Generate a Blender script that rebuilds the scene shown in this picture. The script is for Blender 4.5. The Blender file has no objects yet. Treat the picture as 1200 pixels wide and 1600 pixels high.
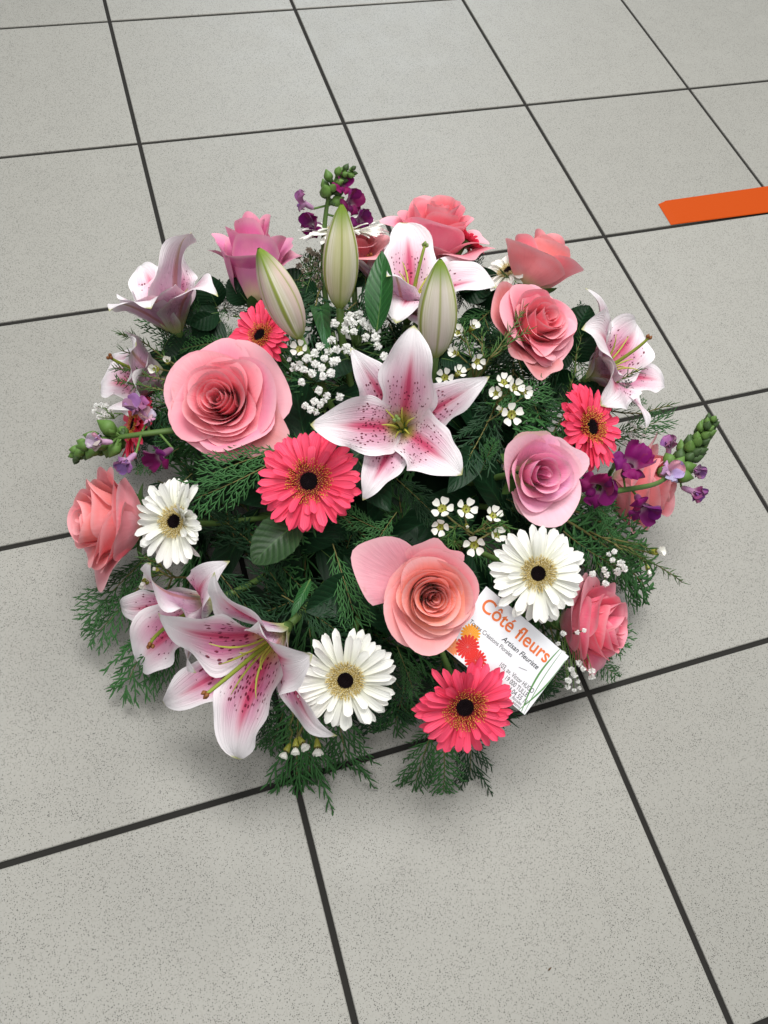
import bpy, math, random
import numpy as np
from mathutils import Vector, Matrix, Quaternion

# ------------------------------------------------------------------ camera, world, lamps, exposure
S = bpy.context.scene
COL = S.collection
cam_d = bpy.data.cameras.new("camera")
cam_d.sensor_fit = 'VERTICAL'
cam_d.sensor_height = 36.0
cam_d.lens = 1239.17 / 1600 * 36.0
cam_d.clip_start = 0.02
cam_d.clip_end = 60.0
cam = bpy.data.objects.new("camera", cam_d)
COL.objects.link(cam)
cam.location = (-0.3386969, -0.1361511, 0.7530804)
cam.rotation_euler = (0.5115499, -0.1032850, -0.2997537)
S.camera = cam

world = bpy.data.worlds.new("World")
S.world = world
world.use_nodes = True
world.node_tree.nodes["Background"].inputs["Color"].default_value = (0.93, 0.97, 1.0, 1)
world.node_tree.nodes["Background"].inputs["Strength"].default_value = 0.24

def area_lamp(name, loc, aim, sx, sy, power, col):
    d = bpy.data.lights.new(name, 'AREA')
    d.shape = 'RECTANGLE'; d.size = sx; d.size_y = sy; d.energy = power; d.color = col
    o = bpy.data.objects.new(name, d); COL.objects.link(o)
    o.location = loc
    o.rotation_euler = (Vector(aim) - Vector(loc)).to_track_quat('-Z', 'Y').to_euler()
    return o
# ceiling strip lamps of the shop and daylight from its window front
area_lamp("ceiling_lamp", (0.05, 0.62, 2.5), (-0.15, 0.25, 0), 1.3, 0.8, 57, (1.0, 0.985, 0.95))
area_lamp("ceiling_lamp", (1.4, 2.0, 2.6), (0.6, 1.2, 0), 1.5, 0.7, 38, (1.0, 0.98, 0.94))
area_lamp("ceiling_lamp", (-0.9, -0.75, 2.6), (-0.2, 0.2, 0), 1.3, 0.8, 28, (1.0, 0.985, 0.95))
area_lamp("window_light", (1.2, 4.6, 1.9), (0.1, 0.8, 0), 1.8, 1.6, 40, (0.80, 0.90, 1.0))

S.view_settings.view_transform = 'Standard'
S.view_settings.look = 'None'
S.view_settings.exposure = 0.0
S.view_settings.gamma = 1.0
S.view_settings.use_curve_mapping = False
S.cycles.max_bounces = 6
S.cycles.diffuse_bounces = 5
S.cycles.glossy_bounces = 2
S.cycles.transmission_bounces = 6
S.cycles.transparent_max_bounces = 8

rng = np.random.default_rng(7)
random.seed(7)

# ------------------------------------------------------------------ helpers: colour, materials
def lin(r, g, b, k=1.0):
    f = lambda c: ((c / 255 + 0.055) / 1.055) ** 2.4 if c / 255 > 0.04045 else c / 255 / 12.92
    return (f(r) * k, f(g) * k, f(b) * k, 1.0)

class NT:
    """small wrapper to wire shader nodes"""
    def __init__(s, name):
        s.m = bpy.data.materials.new(name); s.m.use_nodes = True
        s.t = s.m.node_tree; s.t.nodes.clear()
        s.out = s.n('ShaderNodeOutputMaterial')
    def n(s, typ, **kw):
        nd = s.t.nodes.new(typ)
        for k, v in kw.items(): setattr(nd, k, v)
        return nd
    def put(s, sock, v):
        if isinstance(v, bpy.types.NodeSocket): s.t.links.new(v, sock)
        elif v is not None: sock.default_value = v
    def math(s, op, a, b=0.0, c=0.0, clamp=False):
        nd = s.n('ShaderNodeMath', operation=op, use_clamp=clamp)
        s.put(nd.inputs[0], a); s.put(nd.inputs[1], b); s.put(nd.inputs[2], c)
        return nd.outputs[0]
    def mix(s, f, a, b, blend='MIX'):
        nd = s.n('ShaderNodeMix', data_type='RGBA', blend_type=blend)
        s.put(nd.inputs[0], f); s.put(nd.inputs[6], a); s.put(nd.inputs[7], b)
        return nd.outputs[2]
    def ramp(s, f, stops, interp='LINEAR'):
        nd = s.n('ShaderNodeValToRGB'); cr = nd.color_ramp; cr.interpolation = interp
        while len(cr.elements) < len(stops): cr.elements.new(0.5)
        for e, (p, c) in zip(cr.elements, stops):
            e.position = p; e.color = c if len(c) == 4 else (*c, 1)
        s.put(nd.inputs[0], f)
        return nd.outputs[0]
    def smooth(s, x, a, b):
        nd = s.n('ShaderNodeMapRange', interpolation_type='SMOOTHSTEP')
        s.put(nd.inputs[0], x); nd.inputs[1].default_value = a; nd.inputs[2].default_value = b
        return nd.outputs[0]
    def noise(s, vec, scale, detail=2.0, rough=0.5):
        nd = s.n('ShaderNodeTexNoise'); s.put(nd.inputs['Vector'], vec)
        nd.inputs['Scale'].default_value = scale; nd.inputs['Detail'].default_value = detail
        nd.inputs['Roughness'].default_value = rough
        return nd.outputs[0]
    def uv(s):
        nd = s.n('ShaderNodeUVMap'); nd.uv_map = 'uv'
        sp = s.n('ShaderNodeSeparateXYZ'); s.t.links.new(nd.outputs[0], sp.inputs[0])
        return nd.outputs[0], sp.outputs[0], sp.outputs[1]
    def vec(s, x, y, z=0.0):
        nd = s.n('ShaderNodeCombineXYZ')
        s.put(nd.inputs[0], x); s.put(nd.inputs[1], y); s.put(nd.inputs[2], z)
        return nd.outputs[0]
    def bump(s, h, strength=0.2, dist=0.001):
        nd = s.n('ShaderNodeBump'); nd.inputs['Strength'].default_value = strength
        nd.inputs['Distance'].default_value = dist; s.put(nd.inputs['Height'], h)
        return nd.outputs[0]
    def finish(s, col, rough=0.5, spec=0.3, transl=0.0, normal=None, tcol=None, sheen=0.0):
        b = s.n('ShaderNodeBsdfPrincipled')
        s.put(b.inputs['Base Color'], col); s.put(b.inputs['Roughness'], rough)
        b.inputs['Specular IOR Level'].default_value = spec
        if sheen:
            b.inputs['Sheen Weight'].default_value = sheen; b.inputs['Sheen Roughness'].default_value = 0.4
        if normal is not None: s.put(b.inputs['Normal'], normal)
        o = b.outputs[0]
        if transl > 0:
            t = s.n('ShaderNodeBsdfTranslucent'); s.put(t.inputs[0], tcol if tcol is not None else col)
            if normal is not None: s.put(t.inputs['Normal'], normal)
            mx = s.n('ShaderNodeMixShader'); mx.inputs[0].default_value = transl
            s.t.links.new(o, mx.inputs[1]); s.t.links.new(t.outputs[0], mx.inputs[2]); o = mx.outputs[0]
        s.t.links.new(o, s.out.inputs[0])
        return s.m

def plain(name, col, rough=0.5, spec=0.3, transl=0.0, var=0.25, nscale=60.0, bump=0.0):
    k = NT(name)
    g = k.n('ShaderNodeNewGeometry'); oi = k.n('ShaderNodeObjectInfo')
    no = k.noise(g.outputs['Position'], nscale, 3)
    f = k.math('ADD', k.math('MULTIPLY', k.math('SUBTRACT', no, 0.5), var * 1.6),
               k.math('MULTIPLY', k.math('SUBTRACT', oi.outputs['Random'], 0.5), var))
    c = k.mix(k.math('ADD', f, 0.5, clamp=True), tuple(x * (1 - var) for x in col[:3]) + (1,),
              tuple(min(1, x * (1 + var)) for x in col[:3]) + (1,))
    nb = k.bump(no, bump, 0.001) if bump else None
    return k.finish(c, rough, spec, transl, nb)

def m_rose():
    k = NT("rose_petal"); vec, u, v = k.uv(); oi = k.n('ShaderNodeObjectInfo')
    body = oi.outputs['Color']; rnd = k.math('MULTIPLY', oi.outputs['Random'], 19.0)
    streak = k.noise(k.vec(k.math('MULTIPLY', u, 30.0), k.math('MULTIPLY', v, 2.4), rnd), 1.0, 4, 0.6)
    c = k.mix(k.math('MULTIPLY', k.smooth(streak, 0.35, 0.75), 0.30), body, k.mix(1.0, body, (0.92, 0.74, 0.80, 1), 'MULTIPLY'))
    blot = k.noise(k.vec(k.math('MULTIPLY', u, 3.0), k.math('MULTIPLY', v, 3.0), rnd), 1.0, 3)
    c = k.mix(k.math('MULTIPLY', k.smooth(blot, 0.4, 0.75), 0.40), c, lin(244, 190, 200))
    # claw of the petal is cream, the very rim is paler, here and there bruised
    c = k.mix(k.smooth(v, 0.40, 0.02), c, lin(236, 214, 168))
    wob = k.math('ADD', v, k.math('MULTIPLY', k.math('SUBTRACT', streak, 0.5), 0.10))
    c = k.mix(k.math('MULTIPLY', k.smooth(wob, 0.84, 1.0), 0.45), c, lin(248, 206, 212))
    br = k.noise(k.vec(k.math('MULTIPLY', u, 7.0), k.math('MULTIPLY', v, 9.0), rnd), 1.0, 3)
    bm = k.math('MULTIPLY', k.smooth(br, 0.62, 0.76), k.smooth(v, 0.90, 1.0))
    c = k.mix(k.math('MULTIPLY', bm, 0.6), c, lin(196, 110, 104))
    h = k.math('ADD', streak, k.math('MULTIPLY', blot, 1.5))
    return k.finish(c, 0.5, 0.22, 0.24, k.bump(h, 0.34, 0.0012), None, 0.12)

def m_lily(name, inner=True):
    k = NT(name); vec, u, v = k.uv(); oi = k.n('ShaderNodeObjectInfo')
    d = k.math('ABSOLUTE', k.math('SUBTRACT', k.math('MULTIPLY', u, 2.0), 1.0))
    rnd = k.math('MULTIPLY', oi.outputs['Random'], 37.0)
    fine = k.noise(k.vec(k.math('MULTIPLY', u, 40.0), k.math('MULTIPLY', v, 3.0), rnd), 1.0, 3)
    soft = k.noise(k.vec(k.math('MULTIPLY', u, 3.0), k.math('MULTIPLY', v, 3.0), rnd), 1.0, 2)
    dw = k.math('ADD', d, k.math('MULTIPLY', k.math('SUBTRACT', fine, 0.5), 0.22))
    white, blush, rose, deep = lin(243, 238, 242), lin(214, 122, 164), lin(210, 66, 108), lin(188, 46, 92)
    # blush spreads over the middle two thirds, fades to the white margin and tip
    bl = k.math('MULTIPLY', k.smooth(dw, 1.02, 0.40), k.math('MULTIPLY', k.smooth(v, 0.94, 0.45), k.smooth(soft, 0.0, 0.55)))
    pk = k.n('ShaderNodeSeparateColor'); k.put(pk.inputs[0], oi.outputs['Color'])
    c = k.mix(k.math('MULTIPLY', bl, pk.outputs[0]), white, blush)
    # red band along the midrib
    wid = k.math('SUBTRACT', 0.36, k.math('MULTIPLY', v, 0.26))
    band = k.math('MULTIPLY', k.smooth(k.math('DIVIDE', dw, wid), 1.35, 0.05), k.math('MULTIPLY', k.smooth(v, 0.88, 0.50), k.smooth(v, 0.02, 0.30)))
    c = k.mix(k.math('MULTIPLY', band, 0.85), c, rose)
    c = k.mix(k.math('MULTIPLY', k.smooth(dw, 0.09, 0.0), k.math('MULTIPLY', k.smooth(v, 0.82, 0.55), 0.6)), c, deep)
    # yellow green throat
    thr = k.math('MULTIPLY', k.smooth(v, 0.30, 0.07), k.smooth(d, 0.9, 0.1))
    c = k.mix(k.math('MULTIPLY', thr, 0.9), c, lin(196, 190, 74))
    c = k.mix(k.smooth(k.math('ADD', v, k.math('MULTIPLY', d, 0.02)), 0.965, 1.0), c, lin(202, 204, 140))
    # dark papillae
    vo = k.n('ShaderNodeTexVoronoi'); vo.inputs['Scale'].default_value = 1.0; vo.inputs['Randomness'].default_value = 0.95
    k.put(vo.inputs['Vector'], k.vec(k.math('MULTIPLY', u, 23.0 if inner else 16.0), k.math('MULTIPLY', v, 23.0), rnd))
    sc = k.n('ShaderNodeSeparateColor'); k.put(sc.inputs[0], vo.outputs['Color'])
    rad = k.math('ADD', 0.12, k.math('MULTIPLY', sc.outputs[2], 0.24))
    sp = k.smooth(k.math('DIVIDE', vo.outputs['Distance'], rad), 1.25, 0.75)
    lim = k.math('MULTIPLY', k.smooth(v, 0.72, 0.45), k.math('MULTIPLY', k.smooth(v, 0.10, 0.18), k.smooth(d, 0.86, 0.60)))
    keep = k.math('LESS_THAN', sc.outputs[0], k.math('MULTIPLY', lim, 0.95))
    spot = k.math('MULTIPLY', sp, keep)
    c = k.mix(k.math('MULTIPLY', spot, 0.92), c, lin(122, 16, 52))
    # outside of the tepal: paler, with a reddish olive midrib
    g = k.n('ShaderNodeNewGeometry')
    bc = k.mix(k.math('MULTIPLY', bl, 0.85), white, lin(214, 158, 196))
    bc = k.mix(k.math('MULTIPLY', k.smooth(dw, 0.13, 0.03), 0.75), bc, k.mix(k.smooth(v, 0.9, 0.5), lin(168, 150, 70), lin(196, 128, 120)))
    bc = k.mix(k.smooth(v, 0.28, 0.02), bc, lin(190, 200, 130))
    c = k.mix(g.outputs['Backfacing'], c, bc)
    h = k.math('ADD', k.math('MULTIPLY', fine, 0.8), k.math('MULTIPLY', spot, 1.0))
    return k.finish(c, 0.46, 0.3, 0.16, k.bump(h, 0.85, 0.0016))

def m_ray(name, c0, c1, tip, transl=0.18):
    k = NT(name); vec, u, v = k.uv(); oi = k.n('ShaderNodeObjectInfo')
    li = k.noise(k.vec(k.math('MULTIPLY', u, 11.0), k.math('MULTIPLY', v, 0.9), k.math('MULTIPLY', oi.outputs['Random'], 20.0)), 1.0, 1)
    c = k.mix(k.smooth(v, 0.0, 0.9), c0, c1)
    c = k.mix(k.math('MULTIPLY', k.smooth(li, 0.45, 0.7), 0.35), c, tip)
    c = k.mix(k.math('MULTIPLY', oi.outputs['Random'], 0.25), c, tip)
    return k.finish(c, 0.5, 0.28, transl, k.bump(li, 0.55, 0.0012))

def m_bud():
    k = NT("lily_bud_skin"); vec, u, v = k.uv(); oi = k.n('ShaderNodeObjectInfo')
    d = k.math('ABSOLUTE', k.math('SUBTRACT', k.math('MULTIPLY', u, 2.0), 1.0))
    fine = k.noise(k.vec(k.math('MULTIPLY', u, 34.0), k.math('MULTIPLY', v, 2.0), oi.outputs['Random']), 1.0, 3)
    pale = k.mix(k.smooth(fine, 0.3, 0.7), lin(242, 238, 220), lin(216, 210, 176))
    pale = k.mix(k.math('MULTIPLY', k.smooth(d, 0.2, 0.7), 0.65), pale, oi.outputs['Color'])
    gr = lin(146, 162, 56)
    c = k.mix(k.math('MULTIPLY', k.smooth(d, 0.16, 0.05), 0.9), pale, gr)
    c = k.mix(k.math('MULTIPLY', k.smooth(d, 0.86, 1.0), 0.75), c, lin(160, 168, 80))
    c = k.mix(k.smooth(v, 0.74, 0.99), c, lin(118, 146, 44))
    c = k.mix(k.smooth(v, 0.24, 0.0), c, lin(150, 170, 84))
    return k.finish(c, 0.45, 0.3, 0.12, k.bump(fine, 0.3, 0.001))

def m_leaf(name, c0, c1, veins=9.0, spec=0.4):
    k = NT(name); vec, u, v = k.uv(); oi = k.n('ShaderNodeObjectInfo')
    d = k.math('ABSOLUTE', k.math('SUBTRACT', k.math('MULTIPLY', u, 2.0), 1.0))
    fine = k.noise(k.vec(k.math('MULTIPLY', u, 30.0), k.math('MULTIPLY', v, 4.0), oi.outputs['Random']), 1.0, 3)
    ve = k.n('ShaderNodeTexWave', wave_type='BANDS', bands_direction='Y'); ve.inputs['Scale'].default_value = veins / 6.28 * 2
    ve.inputs['Distortion'].default_value = 0.6
    k.put(ve.inputs['Vector'], k.vec(0.0, k.math('SUBTRACT', v, k.math('MULTIPLY', d, 0.25))))
    c = k.mix(fine, c0, c1)
    c = k.mix(k.math('MULTIPLY', k.smooth(ve.outputs['Fac'], 0.85, 1.0), 0.35), c, tuple(min(1, x * 1.7) for x in c1[:3]) + (1,))
    c = k.mix(k.math('MULTIPLY', k.smooth(d, 0.07, 0.0), 0.5), c, tuple(min(1, x * 1.9) for x in c1[:3]) + (1,))
    return k.finish(c, 0.40, spec, 0.15, k.bump(k.math('ADD', fine, ve.outputs['Fac']), 0.25, 0.001))

def m_snap():
    k = NT("snapdragon_petal"); vec, u, v = k.uv(); oi = k.n('ShaderNodeObjectInfo')
    n = k.noise(k.vec(k.math('MULTIPLY', u, 9.0), k.math('MULTIPLY', v, 3.0), k.math('MULTIPLY', oi.outputs['Random'], 9.0)), 1.0, 3)
    c = k.mix(k.math('MULTIPLY', n, 0.5), oi.outputs['Color'], k.mix(1.0, oi.outputs['Color'], (0.55, 0.4, 0.6, 1), 'MULTIPLY'))
    c = k.mix(k.math('MULTIPLY', k.smooth(v, 0.35, 0.0), 0.55), c, lin(214, 190, 200))
    return k.finish(c, 0.6, 0.2, 0.22, k.bump(n, 0.3, 0.001), None, 0.2)

def m_tile():
    k = NT("speckled_ceramic"); tc = k.n('ShaderNodeTexCoord'); oi = k.n('ShaderNodeObjectInfo')
    off = k.n('ShaderNodeVectorMath', operation='ADD'); k.put(off.inputs[0], tc.outputs['Object'])
    k.put(off.inputs[1], k.vec(k.math('MULTIPLY', oi.outputs['Random'], 31.0), k.math('MULTIPLY', oi.outputs['Random'], 17.0)))
    P = off.outputs[0]
    cl = k.noise(P, 9.0, 4, 0.6)
    tone = k.math('MULTIPLY', oi.outputs['Random'], 0.5)
    base = k.mix(k.math('ADD', k.math('MULTIPLY', cl, 0.45), tone), lin(146, 145, 139), lin(157, 156, 150))
    base = k.mix(k.math('MULTIPLY', k.smooth(k.noise(P, 420.0, 2), 0.45, 0.75), 0.25), base, lin(128, 126, 117))
    dens = k.smooth(k.noise(P, 35.0, 2), 0.2, 0.75)
    for sc, thr, dark, amt in ((560.0, 0.22, lin(48, 47, 44), 0.9), (860.0, 0.26, lin(66, 64, 60), 0.8), (400.0, 0.13, lin(34, 33, 31), 0.95)):
        vo = k.n('ShaderNodeTexVoronoi'); vo.inputs['Scale'].default_value = sc; k.put(vo.inputs['Vector'], P)
        cs = k.n('ShaderNodeSeparateColor'); k.put(cs.inputs[0], vo.outputs['Color'])
        s_ = k.math('MULTIPLY', k.smooth(vo.outputs['Distance'], thr + 0.08, thr - 0.05), k.math('LESS_THAN', cs.outputs[1], k.math('ADD', 0.28, k.math('MULTIPLY', dens, 0.4))))
        base = k.mix(k.math('MULTIPLY', s_, amt), base, dark)
    sc1 = k.n('ShaderNodeMapping'); k.put(sc1.inputs['Vector'], P); sc1.inputs['Scale'].default_value = (3.0, 40.0, 1.0); sc1.inputs['Rotation'].default_value = (0, 0, 0.7)
    scuff = k.math('MULTIPLY', k.smooth(k.noise(sc1.outputs[0], 1.6, 4, 0.6), 0.62, 0.75), k.smooth(k.noise(P, 6.0, 2), 0.5, 0.7))
    base = k.mix(k.math('MULTIPLY', scuff, 0.14), base, lin(96, 92, 84))
    smear = k.noise(P, 14.0, 5, 0.7)
    base = k.mix(k.math('MULTIPLY', k.smooth(smear, 0.58, 0.82), 0.07), base, lin(120, 112, 100))
    rough = k.math('ADD', 0.36, k.math('MULTIPLY', k.noise(P, 22.0, 3), 0.22))
    g = k.n('ShaderNodeNewGeometry')
    return k.finish(base, rough, 0.4, 0.0, k.bump(k.noise(P, 300.0, 2), 0.08, 0.0006))

MAT = dict(
    rose=m_rose(), lily_in=m_lily("lily_inner_tepal", True), lily_out=m_lily("lily_outer_tepal", False),
    coral=m_ray("coral_ray", lin(216, 34, 72), lin(250, 74, 112), lin(252, 110, 138)),
    white=m_ray("white_ray", lin(226, 226, 204), lin(248, 248, 244), lin(240, 240, 232)),
    bud=m_bud(), snap=m_snap(), tile=m_tile(),
    lily_leaf=m_leaf("lily_leaf_green", lin(24, 66, 30), lin(44, 98, 46)),
    rose_leaf=m_leaf("rose_leaf_green", lin(30, 54, 30), lin(52, 80, 44)),
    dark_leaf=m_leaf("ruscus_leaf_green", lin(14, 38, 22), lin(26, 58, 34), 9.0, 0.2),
    needle=plain("conifer_green", lin(54, 98, 52), 0.55, 0.25, 0.0, 0.40, 55.0),
    needle_dark=plain("dark_conifer_green", lin(34, 66, 40), 0.55, 0.25, 0.0, 0.40, 55.0),
    needle_wax=plain("waxflower_needle_green", lin(62, 98, 44), 0.5, 0.3, 0.0, 0.40, 70.0),
    twig=plain("twig_brown_green", lin(104, 100, 58), 0.6, 0.25, 0.0, 0.3),
    stem=plain("stem_green", lin(84, 112, 56), 0.5, 0.3, 0.0, 0.3, 40.0),
    sepal=plain("sepal_green", lin(70, 104, 50), 0.5, 0.3, 0.1, 0.3),
    eye=plain("black_disc_floret", lin(22, 12, 16), 0.7, 0.1, 0.0, 0.3, 400.0),
    disc_red=plain('dark_red_disc', lin(120, 30, 34), 0.6, 0.2, 0.0, 0.3, 300.0),
    fl_coral=plain("coral_disc_floret", lin(196, 66, 62), 0.5, 0.3, 0.1, 0.35, 300.0),
    fl_gold=plain("gold_pollen", lin(222, 168, 72), 0.6, 0.2, 0.0, 0.3, 300.0),
    fl_cream=plain("cream_disc_floret", lin(206, 184, 116), 0.6, 0.2, 0.1, 0.25, 300.0),
    fl_pale=plain("pale_pollen", lin(232, 222, 180), 0.6, 0.2, 0.0, 0.2, 300.0),
    filament=plain("filament_green", lin(186, 190, 84), 0.45, 0.3, 0.15, 0.2),
    style=plain("style_green", lin(136, 152, 58), 0.45, 0.3, 0.1, 0.2),
    stigma=plain("brown_stigma", lin(124, 76, 36), 0.5, 0.35, 0.0, 0.35, 300.0),
    stigma_green=plain("green_stigma", lin(112, 132, 70), 0.5, 0.35, 0.0, 0.25, 300.0),
    gyp=plain("white_gypsophila", lin(250, 250, 248), 0.6, 0.2, 0.42, 0.03, 300.0),
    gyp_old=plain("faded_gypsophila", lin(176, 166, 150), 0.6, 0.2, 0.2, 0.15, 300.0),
    wax=plain("white_waxflower", lin(246, 245, 238), 0.4, 0.35, 0.25, 0.04, 200.0),
    waxcup=plain("waxflower_cup", lin(150, 152, 62), 0.35, 0.45, 0.0, 0.3, 400.0),
    waxring=plain("waxflower_ring", lin(98, 84, 40), 0.5, 0.3, 0.0, 0.4, 400.0),
    calyx=plain("snapdragon_calyx_green", lin(94, 128, 62), 0.5, 0.3, 0.1, 0.35, 150.0),
    calyx_dark=plain("snapdragon_bud_dark_green", lin(66, 90, 52), 0.5, 0.3, 0.1, 0.4, 150.0),
    foam=plain("floral_foam_green", lin(22, 40, 26), 0.95, 0.05, 0.0, 0.3, 200.0, 0.5),
    tray=plain("black_plastic", lin(22, 24, 23), 0.4, 0.4, 0.0, 0.1),
    grout=plain("dark_grout", lin(40, 39, 37), 0.85, 0.15, 0.0, 0.22, 160.0, 0.4),
    tape=plain("orange_vinyl", lin(178, 68, 8), 0.6, 0.10, 0.0, 0.06, 9.0, 0.15),
    card=plain("white_card", lin(236, 237, 242), 0.45, 0.35, 0.0, 0.01),
    ink_orange=plain("orange_ink", lin(232, 120, 66), 0.5, 0.3, 0.0, 0.03),
    ink_dark=plain("dark_ink", lin(50, 50, 54), 0.5, 0.3, 0.0, 0.05),
    ink_red=plain("red_ink", lin(214, 52, 48), 0.5, 0.3, 0.0, 0.12, 400.0),
    ink_amber=plain("amber_ink", lin(240, 160, 50), 0.5, 0.3, 0.0, 0.12, 400.0),
    ink_apricot=plain("apricot_ink", lin(238, 146, 92), 0.5, 0.3, 0.0, 0.12, 400.0),
    ink_green=plain("green_ink", lin(96, 146, 84), 0.5, 0.3, 0.0, 0.2, 300.0),
    crumb=plain("crumb_brown", lin(96, 74, 52), 0.8, 0.1),
)

# ------------------------------------------------------------------ helpers: geometry and objects
class Geo:
    def __init__(s): s.V = []; s.F = []; s.UV = []; s.n = 0
    def grid(s, P, flip=False):
        a, b = P.shape[:2]                       # a along, b across
        s.V.append(P.reshape(-1, 3))
        vv, uu = np.meshgrid(np.linspace(0, 1, a), np.linspace(0, 1, b), indexing='ij')
        s.UV.append(np.stack([uu, vv], -1).reshape(-1, 2))
        o = s.n
        for i in range(a - 1):
            for j in range(b - 1):
                q = (o + i * b + j, o + i * b + j + 1, o + (i + 1) * b + j + 1, o + (i + 1) * b + j)
                s.F.append(q[::-1] if flip else q)
        s.n += a * b
        return s
    def tube(s, pts, rad, sides=6, cap=True):
        P = np.asarray(pts, float); m = len(P)
        rad = np.broadcast_to(np.asarray(rad, float), (m,))
        T = np.gradient(P, axis=0); T /= np.linalg.norm(T, axis=1, keepdims=True) + 1e-12
        ref = np.array([0, 0, 1.0]) if abs(T[0][2]) < 0.9 else np.array([1.0, 0, 0])
        rings = []
        for i in range(m):
            x = np.cross(ref, T[i]); x /= np.linalg.norm(x) + 1e-12
            y = np.cross(T[i], x); ref = np.cross(T[i], x) * 0 + ref
            a = np.arange(sides) * 2 * math.pi / sides
            rings.append(P[i] + rad[i] * (np.cos(a)[:, None] * x + np.sin(a)[:, None] * y))
        o = s.n; s.V.append(np.concatenate(rings))
        s.UV.append(np.stack([np.tile(np.arange(sides) / sides, m), np.repeat(np.linspace(0, 1, m), sides)], -1))
        for i in range(m - 1):
            for j in range(sides):
                k = (j + 1) % sides
                s.F.append((o + i * sides + j, o + i * sides + k, o + (i + 1) * sides + k, o + (i + 1) * sides + j))
        if cap:
            s.F.append(tuple(o + j for j in range(sides))[::-1]); s.F.append(tuple(o + (m - 1) * sides + j for j in range(sides)))
        s.n += m * sides
        return s
    def blob(s, c, axis, r, h, sides=6, rows=5, power=1.0):
        """egg shaped body from c along axis"""
        axis = np.asarray(axis, float); axis = axis / np.linalg.norm(axis)
        t = np.linspace(0, 1, rows + 1)
        rr = r * np.sin(np.pi * np.clip(t, 0.03, 0.97) ** power)
        return s.tube(np.asarray(c) + axis * (t * h)[:, None], rr, sides)
    def mesh(s, name, mat, smooth=True):
        me = bpy.data.meshes.new(name)
        V = np.concatenate(s.V)
        me.from_pydata(V.tolist(), [], s.F)
        ul = me.uv_layers.new(name='uv')
        li = np.empty(len(me.loops), np.int32); me.loops.foreach_get('vertex_index', li)
        ul.data.foreach_set('uv', np.concatenate(s.UV)[li].astype(np.float32).ravel())
        if smooth: me.polygons.foreach_set('use_smooth', np.ones(len(me.polygons), bool))
        if mat is not None: me.materials.append(mat)
        me.update()
        return me

def link(name, data, parent=None, mw=None, color=None, kind=None):
    o = bpy.data.objects.new(name, data); COL.objects.link(o)
    if parent is not None: o.parent = parent
    if mw is not None: o.matrix_basis = mw
    if color is not None: o.color = color
    if kind: o['kind'] = kind
    return o

def frame(e):
    return Matrix.LocRotScale(Vector(e['loc']), Quaternion(e['q']), None)

def thing(name, label, cat, M=None, group=None):
    o = bpy.data.objects.new(name, None); COL.objects.link(o)
    o.empty_display_size = 0.02
    if M is not None: o.matrix_basis = M
    o['label'] = label; o['category'] = cat
    if group: o['group'] = group
    return o

def bez(p0, p1, p2, p3, n):
    t = np.linspace(0, 1, n)[:, None]
    p0, p1, p2, p3 = (np.asarray(p, float) for p in (p0, p1, p2, p3))
    return (1 - t) ** 3 * p0 + 3 * (1 - t) ** 2 * t * p1 + 3 * (1 - t) * t * t * p2 + t ** 3 * p3

HEART = Vector((-0.15, 0.24, 0.055))
def add_stem(root, M, z0, r, mat='stem', reach=0.09):
    """stem from under the flower head, bending into the floral foam"""
    inv = M.inverted()
    head = M @ Vector((0, 0, z0))
    tgt = HEART + (head - HEART) * 0.28; tgt.z = max(0.03, tgt.z * 0.8)
    L = (tgt - head).length
    ax = (M.to_3x3() @ Vector((0, 0, -1))).normalized()
    p = [inv @ x for x in (head, head + ax * L * 0.35, tgt + (head - tgt) * 0.35, tgt)]
    g = Geo().tube(bez(*p, 9), np.linspace(r, r * 0.9, 9), 8)
    return link('stem', g.mesh('stem', MAT[mat]), root)

def lerp(a, b, t): return a + (b - a) * t
def mixc(a, b, t): return tuple(lerp(x, y, t) for x, y in zip(a, b))

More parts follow.
